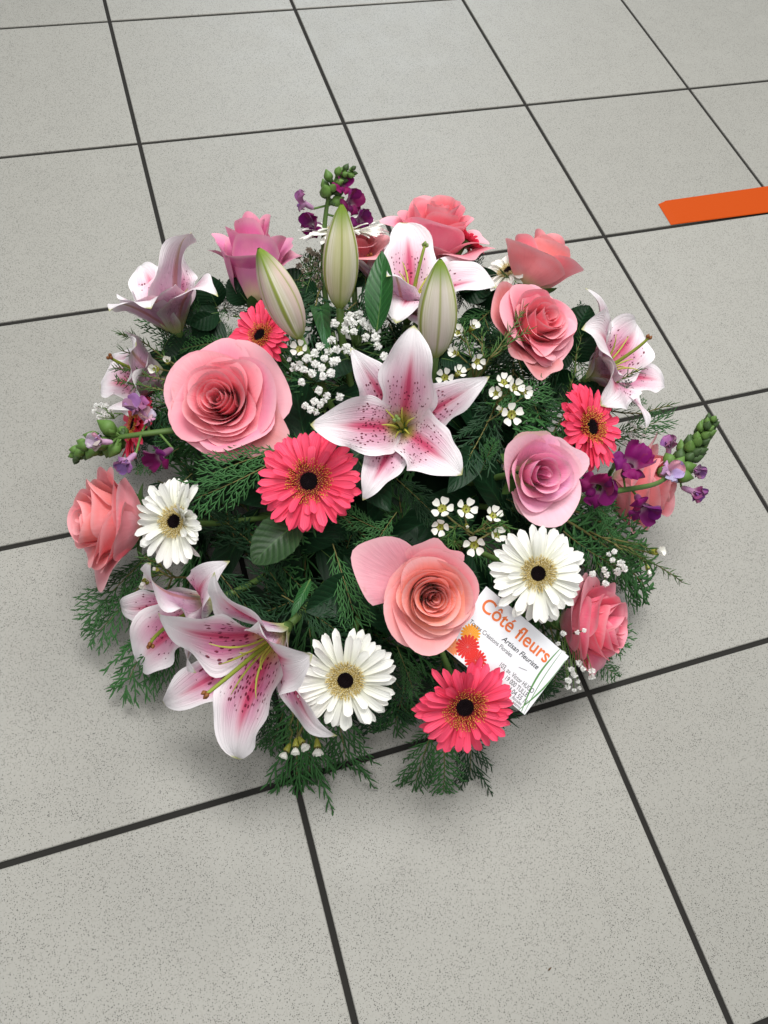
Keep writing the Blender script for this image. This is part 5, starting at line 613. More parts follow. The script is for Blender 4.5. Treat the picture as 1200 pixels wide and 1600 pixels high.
    {'base': [-0.09579, 0.4153, 0.10796], 'tip': [-0.07452, 0.43288, 0.13252], 'n': [0.21185, -0.66886, 0.71256], 'kind': 6, 'tone': 'needle_dark', 'label': 'dark green conifer spray filling the gaps between the flower heads', 'group': 'conifer sprays filling the dome'},
    {'base': [-0.36497, 0.31882, 0.03674], 'tip': [-0.33576, 0.25112, 0.11666], 'n': [0.28119, -0.29407, 0.91348], 'kind': 8, 'tone': 'needle_dark', 'label': 'dark green conifer spray filling the gaps between the flower heads', 'group': 'conifer sprays filling the dome'},
    {'base': [-0.38308, 0.32634, 0.04502], 'tip': [-0.37328, 0.35639, 0.05947], 'n': [-0.02399, -0.22695, 0.97361], 'kind': 6, 'tone': 'needle_dark', 'label': 'dark green conifer spray filling the gaps between the flower heads', 'group': 'conifer sprays filling the dome'},
    {'base': [-0.37189, 0.3247, 0.04134], 'tip': [-0.35042, 0.32637, 0.08724], 'n': [-0.25027, -0.1555, 0.95561], 'kind': 8, 'tone': 'needle_dark', 'label': 'dark green conifer spray filling the gaps between the flower heads', 'group': 'conifer sprays filling the dome'},
    {'base': [-0.37396, 0.26158, 0.01414], 'tip': [-0.37763, 0.25722, 0.08731], 'n': [0.14742, 0.05779, 0.98738], 'kind': 8, 'tone': 'needle', 'label': 'dark green conifer spray filling the gaps between the flower heads', 'group': 'conifer sprays filling the dome'},
    {'base': [-0.37996, 0.24919, 0.01114], 'tip': [-0.40452, 0.22576, 0.01], 'n': [-0.21918, -0.26846, 0.93802], 'kind': 1, 'tone': 'needle', 'label': 'dark green conifer spray filling the gaps between the flower heads', 'group': 'conifer sprays filling the dome'},
    {'base': [-0.38193, 0.25459, 0.01348], 'tip': [-0.41088, 0.23783, 0.01549], 'n': [-0.44137, -0.15093, 0.88454], 'kind': 7, 'tone': 'needle', 'label': 'dark green conifer spray filling the gaps between the flower heads', 'group': 'conifer sprays filling the dome'},
    {'base': [0.03711, 0.11692, 0.03457], 'tip': [-0.04322, 0.08451, 0.12184], 'n': [0.29099, -0.51127, 0.80866], 'kind': 2, 'tone': 'needle_dark', 'label': 'dark green conifer spray filling the gaps between the flower heads', 'group': 'conifer sprays filling the dome'},
    {'base': [0.00663, 0.11329, 0.06649], 'tip': [-0.00883, 0.12925, 0.118], 'n': [-0.70944, -0.37868, 0.59438], 'kind': 3, 'tone': 'needle_dark', 'label': 'dark green conifer spray filling the gaps between the flower heads', 'group': 'conifer sprays filling the dome'},
    {'base': [0.0291, 0.10058, 0.02877], 'tip': [0.05679, 0.08433, 0.04234], 'n': [-0.54343, -0.37176, 0.75264], 'kind': 3, 'tone': 'needle', 'label': 'dark green conifer spray filling the gaps between the flower heads', 'group': 'conifer sprays filling the dome'}]
CARD = {'o': [-0.17483, 0.03726, 0.16594], 'x': [0.61713, -0.69637, -0.36636], 'y': [0.78578, 0.52107, 0.33321], 'w': 0.0915, 'h': 0.0592}
TAPE = [[0.40937, 0.60256, 0.0], [0.66792, 0.59777, 0.0], [0.66796, 0.65357, 0.0], [0.41106, 0.65177, 0.0]]
CRUMB = [-0.13498, -0.20959, 0.0015]

# ------------------------------------------------------------------ floor
TS, GW, TH = 0.30, 0.0054, 0.006
fg = Geo()
xs = np.array([[-3.0, -3.0, 0], [3.6, -3.0, 0]]); P = np.array([[[-3.0, -2.4, 0], [3.6, -2.4, 0]], [[-3.0, 4.2, 0], [3.6, 4.2, 0]]], float)
P[..., 2] = -0.0020
fg.grid(P)
floor = link('floor', fg.mesh('floor', MAT['grout'], False)); floor['kind'] = 'structure'
def tile_mesh():
    h = (TS - GW) / 2; b = 0.0010; nn = []
    g = Geo()
    ring = lambda r, z: np.array([[-r, -r, z], [r, -r, z], [r, r, z], [-r, r, z], [-r, -r, z]])
    g.grid(np.stack([ring(h, -TH), ring(h, -b), ring(h - b * 0.4, -b * 0.3), ring(h - b, 0.0)]))
    o = g.n; g.V.append(ring(h - b, 0.0)[:4]); g.UV.append(np.zeros((4, 2))); g.F.append((o, o + 1, o + 2, o + 3)); g.n += 4
    return g.mesh('tile', MAT['tile'], False)
tm = tile_mesh()
for i in range(-5, 7):
    for j in range(-4, 9):
        m = Matrix.Translation((TS * (i + 0.5), TS * (j + 0.5), random.uniform(-0.0002, 0.0002)))
        m = m @ Matrix.Rotation(random.choice((0, 1, 2, 3)) * math.pi / 2, 4, 'Z')
        link('tile', tm, floor, m)
# orange marking tape on the floor
tp = [Vector(p) for p in TAPE]
g = Geo(); n = 20
A, B, C, D = tp            # near left, near right, far right, far left
def tape_pt(s, t): return (A.lerp(B, s)).lerp(D.lerp(C, s), t)
P = np.array([[list(tape_pt(s, t)) for s in np.linspace(0, 1, n)] for t in (0, 0.02, 0.5, 0.9, 0.97, 1)], float)
P[..., 2] = 0.0014; P[0, :, 2] = P[-1, :, 2] = P[:, 0, 2] = P[:, -1, 2] = 0.0006
P[-1, 0] = P[-3, 0] * 0.55 + P[-1, 2] * 0.45; P[-2, 0] = P[-3, 0] * 0.8 + P[-2, 1] * 0.2; P[-1, 0, 2] = 0.0006
g.grid(P)
t_ = link('floor_tape', g.mesh('floor_tape', MAT['tape'], False))
t_['label'] = 'orange vinyl marking strip stuck on the floor tiles behind the flowers'; t_['category'] = 'tape'

# ------------------------------------------------------------------ foam core in its tray (hidden under the foliage)
tr = thing('flower_tray', 'low black tray of floral foam hidden under the foliage', 'tray', Matrix.Translation((-0.15, 0.24, 0)))
a = np.linspace(0, 2 * math.pi, 41)
def lathe(prof):
    return np.stack([np.stack([r * np.cos(a), r * np.sin(a), np.full_like(a, z)], -1) for r, z in prof])
link('bowl', Geo().grid(lathe([(0.001, 0.002), (0.085, 0.002), (0.105, 0.035), (0.108, 0.036), (0.103, 0.034), (0.083, 0.006), (0.001, 0.006)])).mesh('bowl', MAT['tray']), tr)
link('foam', Geo().grid(lathe([(0.10, 0.01), (0.115, 0.04), (0.11, 0.075), (0.085, 0.105), (0.05, 0.12), (0.001, 0.125)])).mesh('foam', MAT['foam']), tr)

# ------------------------------------------------------------------ roses
def rose_petal(r_rim, h_rim, w, p_r, p_z, curl, tip, lean, spiral, H0, seed, nv=17, nu=23, wav=1.0, R=0.045):
    """one petal: claw at the axis, cupped wall, rim rolled outwards"""
    q = np.random.default_rng(seed)
    ph = q.uniform(0, 6.28, 5)
    v = np.linspace(0, 1, nv)[:, None] ** 0.85; u = np.linspace(-1, 1, nu)[None, :]
    e = 1 - 0.26 * np.abs(u) ** 3.0 + tip * 0.08 * np.exp(-(u / 0.20) ** 2)
    e = e + 0.018 * wav * (np.sin(3.3 * u + ph[0]) + 0.6 * np.sin(6.9 * u + ph[1]))
    ve = v * e
    rb = R * 0.05
    r = rb + (r_rim - rb) * np.clip(ve, 0, 2) ** p_r
    z = h_rim * ve ** p_z
    # the rim rolls over: a quarter circle of its own, tighter on some stretches than on others
    s = np.clip((ve - 0.70) / 0.30, 0, 1.4)
    c = curl * (1 + 0.45 * np.sin(2.0 * u + ph[2]) + 0.25 * np.sin(4.6 * u + ph[4]))
    c = np.clip(c, 0, 3)
    phi = s * 1.55 * np.clip(c, 0, 1.5)
    rad = R * 0.15
    r = r + rad * (1 - np.cos(phi)) * 0.9 + R * 0.05 * c * s
    z = z - h_rim * 0.30 * s * 0.55 * np.clip(c, 0, 1.2) + rad * np.sin(phi) * 0.45
    pin = tip * np.exp(-(u / 0.28) ** 2) * s ** 2
    r = r + R * 0.14 * pin; z = z - R * 0.06 * pin
    ed = np.clip((np.abs(u) - 0.62) / 0.38, 0, 1) ** 2
    r = r + R * 0.07 * c * ed * v
    r = r + R * wav * (0.026 * np.sin(2.7 * u + ph[3]) + 0.012 * np.sin(6.1 * u + ph[1])) * v ** 2
    z = z + R * wav * 0.018 * np.sin(5.0 * u + ph[4]) * v ** 3
    r = r * (1 + spiral * u * v)
    ww = w * (0.42 + 0.58 * np.clip(v * 1.5, 0, 1) ** 0.8)
    th = u * ww
    x = r * np.cos(th); y = r * np.sin(th)
    x = x + lean * z * 0.6; z = z - abs(lean) * (x - rb) * 0.18
    return np.stack([x, y, z - H0], -1)

def build_rose(e, i):
    M = frame(e)
    root = thing('rose', e['label'], 'rose', M, 'roses in the arrangement')
    R = e['r']; H = R * e.get('h', 1.05); n = e.get('n', 30); o = e.get('open', 1.0); tip = e.get('tip', 0.15); wav = e.get('wav', 1.0)
    q = np.random.default_rng(100 + i)
    cin, cmid, cout = (lin(*c) for c in e['cols'])
    H0 = H * 0.55
    off = q.normal(0, R * 0.035, 2)
    for k in range(n):
        t = k / (n - 1)
        rr = R * (0.05 + e.get('rs', 0.80) * t ** e.get('pw', 0.92)) * q.uniform(0.94, 1.05)
        hh = H * (1.0 + e.get('dip', 0.10) * math.sin(math.pi * min(1, t * 1.3)) - (0.12 + 0.14 * o) * t - 0.16 * o * t * t) * q.uniform(0.94, 1.05)
        w = lerp(2.2, e.get('wo', 1.05), min(1, t * 1.5) ** 0.7) * q.uniform(0.85, 1.15)
        pr = lerp(0.40, e.get('pr', 0.72), t ** 1.5)
        pz = lerp(1.0, 1.12, t)
        curl = (0.22 + 0.85 * max(0, (t - 0.12) / 0.88) ** e.get('cp', 1.0)) * e.get('curl', 1.0) * q.uniform(0.6, 1.35)
        P = rose_petal(rr, hh, w, pr, pz, curl, tip * t * q.uniform(0.2, 1.6), 0.0, 0.10 * (1 - 0.4 * t), H0, 1000 * i + k, wav=wav * lerp(0.5, 1.15, t), R=R)
        ang = k * 2.39996 + q.normal(0, 0.34) + i
        # petals lean a little off centre; the heart sits slightly to one side
        mw = Matrix.Translation((off[0] * (1 - t), off[1] * (1 - t), 0)) @ Matrix.Rotation(ang, 4, 'Z') @ Matrix.Rotation(q.normal(0.0, 0.075) * (0.4 + t), 4, 'Y')
        c = mixc(cin, cmid, min(1, t * 1.7)) if t < 0.59 else mixc(cmid, cout, (t - 0.59) / 0.41)
        c = tuple(min(1, x * q.uniform(0.93, 1.06)) for x in c[:3]) + (1,)
        link('petal', Geo().grid(P).mesh('rose_petal', MAT['rose']), root, mw, c)
    for (ang, sc, ln, cu, wid, cc) in e.get('extra', []):
        P = rose_petal(R * 0.85 * sc, H * 0.72, wid, 0.95, 1.15, cu, 0.25, ln, 0.05, H0 + R * 0.03, 5000 + 100 * i + int(ang * 10), R=R, nv=17, nu=19, wav=1.6)
        link('petal', Geo().grid(P).mesh('rose_petal', MAT['rose']), root, Matrix.Rotation(ang, 4, 'Z'), lin(*cc))
    g = Geo().tube([(0, 0, -H0 - R * 0.34), (0, 0, -H0 - R * 0.22), (0, 0, -H0 - R * 0.04), (0, 0, -H0 + R * 0.05)], [R * 0.06, R * 0.15, R * 0.16, R * 0.10], 10)
    link('receptacle', g.mesh('receptacle', MAT['sepal']), root)
    for k in range(5):
        s = np.linspace(0, 1, 9)[:, None]; u = np.linspace(-1, 1, 5)[None, :]
        wd = R * 0.13 * np.sin(np.pi * np.clip(s * 0.9 + 0.1, 0, 1)) ** 0.8
        x = R * (0.10 + 0.62 * s ** 0.8) + 0 * u; z = -H0 + R * (-0.06 + 0.10 * s + 0.25 * s * s * q.uniform(-1, 1)) + 0.3 * wd * u * u
        P = np.stack([x, wd * u, z], -1)
        link('sepal', Geo().grid(P).mesh('sepal', MAT['sepal']), root, Matrix.Rotation(k * 1.2566 + i, 4, 'Z'))
    add_stem(root, M, -H0 - R * 0.30, 0.0032)
for i, e in enumerate(ROSES): build_rose(e, i)

# ------------------------------------------------------------------ lilies
def tepal(L, W, th0, th1, p, chan, ruf, inner, seed, ns=30, nu=17):
    q = np.random.default_rng(seed); ph = q.uniform(0, 6.28, 4)
    s = np.linspace(0, 1, ns); th = th0 + (th1 - th0) * s ** p + 0.55 * np.clip((s - 0.72) / 0.28, 0, 1) ** 2 - 0.10 * np.sin(np.pi * s)
    ds = L / (ns - 1)
    r = np.concatenate([[0], np.cumsum((np.sin(th[1:]) + np.sin(th[:-1])) / 2 * ds)]) + 0.0035
    z = np.concatenate([[0], np.cumsum((np.cos(th[1:]) + np.cos(th[:-1])) / 2 * ds)])
    if inner: prof = 0.17 * (1 - s) ** 2 + np.sin(np.pi * np.clip(s, 0, 1) ** 1.05) ** 0.70
    else: prof = 0.20 * (1 - s) ** 2 + np.sin(np.pi * np.clip(s, 0, 1) ** 0.95) ** 0.85
    prof = prof * (1 - 0.22 * s ** 9); prof[-1] = 0.012
    S_, = s[:, None],
    u = np.linspace(-1, 1, nu)[None, :]
    u = np.sign(u) * np.abs(u) ** 0.9
    w = (W / 2 * prof)[:, None]
    edge = 1 + 0.10 * np.sin(10 * S_ + ph[0] + 1.5 * np.sign(u)) * np.abs(u) ** 3 + 0.06 * np.sin(21 * S_ + ph[1] + 2.4 * np.sign(u)) * np.abs(u) ** 4
    lat = w * u * edge
    N = chan * w * (u ** 2) * (1 - 0.75 * S_) + ruf * w * np.abs(u) ** 2.6 * (np.sin(8 * S_ + ph[2] + 2.0 * np.sign(u)) + 0.5 * np.sin(17 * S_ + ph[3] - np.sign(u))) * np.clip(S_ * 2.5 - 0.3, 0, 1)
    if not inner: N = N - 0.0045 * np.sin(np.pi * np.clip(S_ * 1.2, 0, 1))
    N = N - 0.0016 * np.exp(-(u / 0.13) ** 2) * np.clip(1 - S_, 0, 1) ** 0.5
    tr, tz = np.sin(th)[:, None], np.cos(th)[:, None]
    x = r[:, None] - tz * N; zz = z[:, None] + tr * N
    sw = q.normal(0, 0.05) * L * S_ ** 2
    return np.stack([x, lat + sw, zz], -1)

def build_lily(e, i):
    M = frame(e)
    root = thing('lily', e['label'], 'lily', M, 'pink lilies in the arrangement')
    Lm = e['L']; q = np.random.default_rng(300 + i)
    for k, (al, L, th1, inner, W) in enumerate(e['tepals']):
        P = tepal(L, W, e.get('th0', 0.30), th1, 0.85, e.get('chan', 0.50) * (1 if inner else 0.6), 0.26 if inner else 0.18, inner, 700 + 20 * i + k)
        P[..., 2] += 0.0 if inner else -0.0035
        link('tepal', Geo().grid(P, flip=True).mesh('tepal', MAT['lily_in' if inner else 'lily_out']), root, Matrix.Rotation(al, 4, 'Z'), (e.get('pink', 0.75), 1, 1, 1))
    inv = M.inverted()
    pt = inv @ Vector(e['pist'])
    a0 = math.atan2(pt.y, pt.x); rad = math.hypot(pt.x, pt.y)
    # ovary, style and stigma
    path = bez((0, 0, 0), (pt.x * 0.1, pt.y * 0.1, pt.z * 0.5), (pt.x * 0.6, pt.y * 0.6, pt.z * 0.95), tuple(pt), 12)
    pi = link('pistil', Geo().tube(path, np.linspace(0.0021, 0.0013, 12), 8).mesh('pistil', MAT['style']), root)
    d = path[-1] - path[-2]; d = d / np.linalg.norm(d)
    g = Geo()
    side = np.cross(d, (0.3, 0.5, 0.8)); side /= np.linalg.norm(side); s2 = np.cross(d, side)
    for b in range(3):
        o = (side * math.cos(b * 2.094) + s2 * math.sin(b * 2.094)) * 0.0016
        g.blob(path[-1] + o - d * 0.002, d + o * 90, 0.0019, 0.0052, 7, 5)
    link('stigma', g.mesh('stigma', MAT[e.get('stig', 'stigma')]), pi)
    for k in range(6):
        al = k * math.pi / 3 + q.normal(0, 0.12) + 0.3
        Ls = Lm * e.get('fil', 0.42) * q.uniform(0.88, 1.1)
        ex, ey = math.cos(al), math.sin(al)
        dirz = Vector((pt.x, pt.y, pt.z)).normalized()
        end = Vector((ex, ey, 0)) * Ls * 0.42 + dirz * Ls * 0.9
        path = bez((ex * 0.003, ey * 0.003, 0.002), Vector((ex * 0.004, ey * 0.004, Ls * 0.4)), Vector((ex, ey, 0)) * Ls * 0.14 + dirz * Ls * 0.7, end, 9)
        link('filament', Geo().tube(path, np.concatenate([np.linspace(0.0011, 0.0009, 7), [0.0006, 0.00025]]), 6).mesh('filament', MAT['filament']), root)
    link('flower_base', Geo().tube([(0, 0, -0.010), (0, 0, -0.004), (0, 0, 0.004)], [0.0035, 0.0055, 0.005], 9).mesh('flower_base', MAT['stem']), root)
    add_stem(root, M, -0.008, 0.0034)
for i, e in enumerate(LILIES): build_lily(e, i)

# lily buds
def build_bud(e, i):
    M = frame(e)
    root = thing('lily_bud', e['label'], 'flower bud', M, 'closed lily buds')
    L, W = e['L'], e['W']
    for k in range(3):
        s = np.linspace(0, 1, 22)[:, None]; u = np.linspace(-1, 1, 13)[None, :]
        R_ = W / 2 * (np.sin(np.pi * (s * 0.965 + 0.025) ** 0.92) ** 0.72) * (1 - 0.12 * s)
        r = R_ * (1 + 0.075 * np.exp(-(u / 0.12) ** 2) - 0.10 * np.clip(np.abs(u) - 0.72, 0, 1) / 0.28) + 0 * u
        th = u * 1.052 + 0.06 * np.sin(2.5 * s)
        P = np.stack([r * np.cos(th) + e.get('bend', 0.0) * (s - 0.5) ** 2 * L, r * np.sin(th), L * s + 0 * u], -1)
        link('tepal', Geo().grid(P).mesh('bud_tepal', MAT['bud']), root, Matrix.Rotation(k * 2.0944 + e.get('spin', 0), 4, 'Z') if not e.get('bend') else Matrix.Rotation(k * 2.0944 + e.get('spin', 0), 4, 'Z'), lin(*e['col']))
    add_stem(root, M, 0.003, 0.0036)
for i, e in enumerate(BUDS): build_bud(e, i)

# ------------------------------------------------------------------ gerberas
def ray_mesh(seed, mat):
    q = np.random.default_rng(seed)
    s = np.linspace(0, 1, 11)[:, None]; u = np.linspace(-1, 1, 7)[None, :]
    w = (0.62 + 0.38 * np.sin(np.clip(s * 1.45, 0, 1.57))) * np.sqrt(np.clip(1 - np.clip((s - 0.78) / 0.222, 0, 1) ** 2.2, 0, 1))
    w = np.maximum(w, 0.0) * 0.118 * q.uniform(0.86, 1.12)
    x = s - 0.025 * (np.abs(u) < 0.2) * (s > 0.95) + 0 * u
    y = w * u + q.normal(0, 0.025) * s ** 2
    gro = 0.016 * np.cos(u * 6.9) * np.sin(np.pi * s) ** 0.7
    z = 0.045 * s * (1 - s) * 4 * q.uniform(0.0, 1.3) - q.uniform(-0.10, 0.14) * s ** 2.5 + 0.22 * w * u * u + gro * 0.4
    tw = q.normal(0, 0.24) * s
    y2 = y * np.cos(tw) - z * np.sin(tw) * 0.5; z2 = z + y * np.sin(tw)
    return Geo().grid(np.stack([x, y2, z2], -1)).mesh('ray_petal', mat)
RAYS = {c: [ray_mesh(50 + k, MAT[c]) for k in range(16)] for c in ('coral', 'white')}

def disc_parts(col):
    """unit disc: black eye, ring florets, pollen tips"""
    q = np.random.default_rng(9 if col == 'coral' else 10)
    r_eye, r_out = (0.165, 0.40) if col == 'coral' else (0.15, 0.33)
    base = Geo().grid(np.stack([np.stack([r * np.cos(a), r * np.sin(a), np.full_like(a, z)], -1) for r, z in
                      [(r_out * 0.97, -0.03), (r_out * 0.9, 0.03), (r_out * 0.6, 0.055), (r_eye, 0.045), (r_eye * 0.5, 0.03), (0.001, 0.03)]]))
    fl, po, ey = Geo(), Geo(), Geo()
    n = 420
    for k in range(n):
        t = (k + 0.5) / n; r = math.sqrt(lerp((r_eye * 1.06) ** 2, r_out ** 2 * 0.90, t)); th = k * 2.39996 + q.normal(0, 0.05)
        ex, ey_ = math.cos(th), math.sin(th)
        f = (r - r_eye) / (r_out - r_eye)
        ln = lerp(0.05, 0.085, f) * q.uniform(0.8, 1.2); out = lerp(0.05, 1.0, f) + q.normal(0, 0.12)
        d = np.array([ex * out, ey_ * out, 1.0]); d /= np.linalg.norm(d)
        p0 = np.array([ex * r, ey_ * r, 0.045])
        p1 = p0 + d * ln * 0.6; p2 = p0 + d * ln + np.array([ex, ey_, 0]) * ln * 0.25 * f
        fl.tube([p0, p1, p2], [0.0095, 0.0085, 0.006], 4)
        if q.random() < 0.8: po.tube([p2 - d * 0.006, p2 + d * 0.012], [0.0085, 0.006], 4)
    for k in range(110):
        t = (k + 0.5) / 110; r = r_eye * 0.98 * math.sqrt(t); th = k * 2.39996
        ey.blob((r * math.cos(th), r * math.sin(th), 0.045 + 0.012 * t), (0.25 * math.cos(th), 0.25 * math.sin(th), 1), 0.013, 0.045 * q.uniform(0.7, 1.3), 5, 3)
    ey.grid(np.stack([np.stack([r * np.cos(a), r * np.sin(a), np.full_like(a, z)], -1) for r, z in [(r_eye * 1.05, 0.035), (r_eye * 0.95, 0.064), (r_eye * 0.5, 0.056), (0.001, 0.05)]]))
    cs = 'fl_coral' if col == 'coral' else 'fl_cream'
    return (base.mesh('disc', MAT['disc_red' if col == 'coral' else 'fl_cream']), fl.mesh('ring_florets', MAT[cs]), po.mesh('pollen_tips', MAT['fl_gold' if col == 'coral' else 'fl_pale']), ey.mesh('black_eye', MAT['eye']))
DISC = {c: disc_parts(c) for c in ('coral', 'white')}

def build_gerbera(e, i):
    M = frame(e); col = e['col']
    root = thing('gerbera', e['label'], 'gerbera', M, ('coral' if col == 'coral' else 'white') + ' gerberas in the arrangement')
    R = e['r']; q = np.random.default_rng(500 + i); ruf = e.get('ruffle', 1.0)
    nn = int(q.integers(-2, 3)); rings = [(31 + nn, 1.00, -0.05, 0.0), (28 + nn, 0.94, 0.10, 0.5), (14, 0.70, 0.28, 0.25)] if col == 'coral' else [(25 + nn, 1.0, -0.05, 0.0), (23 + nn, 0.95, 0.09, 0.5), (12, 0.72, 0.26, 0.2)]
    tilt_a = q.uniform(0, 6.28); tilt_k = q.uniform(0.02, 0.10)
    cup = e.get('cup', 0.0)
    for ri, (n, rl, el, off) in enumerate(rings):
        for k in range(n):
            if ri == 2 and q.random() < 0.35: continue
            al = (k + off + q.normal(0, 0.16)) * 2 * math.pi / n
            r0 = 0.24 if col == 'coral' else 0.20
            ln = (rl - r0) * q.uniform(0.90, 1.05) * (0.86 if q.random() < 0.06 else 1.0)
            elv = el + cup + q.normal(0, 0.075) * ruf + tilt_k * math.cos(al - tilt_a) * (1 if ri else 1.5)
            for (a0, a1, de, dl) in e.get('bent', []):
                if a0 < (al % (2 * math.pi)) < a1: elv += de * q.uniform(0.5, 1.3); ln *= dl
            wsc = q.uniform(0.88, 1.12) * (1.0 if ri < 2 else 0.85)
            mw = (Matrix.Rotation(al, 4, 'Z') @ Matrix.Translation((r0 * R, 0, R * (0.005 + 0.012 * ri))) @ Matrix.Rotation(-elv, 4, 'Y')
                  @ Matrix.Rotation(q.normal(0, 0.14) * ruf, 4, 'X') @ Matrix.Diagonal((ln * R, R * (0.74 if col == 'coral' else 0.80) * wsc, R * 0.8, 1)))
            link('ray_petal', RAYS[col][int(q.integers(16))], root, mw)
    sc = Matrix.Diagonal((R, R, R, 1))
    d, f, p, y = DISC[col]
    dk = link('disc', d, root, sc)
    link('ring_florets', f, dk, None, None, 'stuff'); link('pollen_tips', p, dk, None, None, 'stuff'); link('black_eye', y, dk, None, None, 'stuff')
    g = Geo().grid(np.stack([np.stack([r * R * np.cos(a), r * R * np.sin(a), np.full_like(a, z * R)], -1) for r, z in [(0.05, -0.22), (0.16, -0.19), (0.26, -0.10), (0.29, -0.02)]]))
    link('calyx', g.mesh('calyx', MAT['sepal']), root)
    add_stem(root, M, -0.20 * R, 0.0028)
for i, e in enumerate(GERBERAS): build_gerbera(e, i)

# ------------------------------------------------------------------ snapdragons
def lobe(L, W, th0, th1, cup, ruf, seed):
    q = np.random.default_rng(seed); ph = q.uniform(0, 6, 3)
    s = np.linspace(0, 1, 9); th = lerp(th0, th1, s); ds = L / 8
    r = np.concatenate([[0], np.cumsum(np.sin(th[1:]) * ds)]) + W * 0.16; z = np.concatenate([[0], np.cumsum(np.cos(th[1:]) * ds)])
    u = np.linspace(-1, 1, 9)[None, :]; s = s[:, None]
    w = W / 2 * (0.55 + 0.75 * np.sin(np.pi * s * 0.62)) * np.sqrt(np.clip(1 - np.clip((s - 0.6) / 0.42, 0, 1) ** 2.5, 0, 1))
    N = cup * w * u * u + ruf * W * np.sin(5 * u + ph[0] + 3 * s) * s ** 1.5
    x = r[:, None] - np.cos(th)[:, None] * N; zz = z[:, None] + np.sin(th)[:, None] * N
    return np.stack([x, w * u, zz], -1)

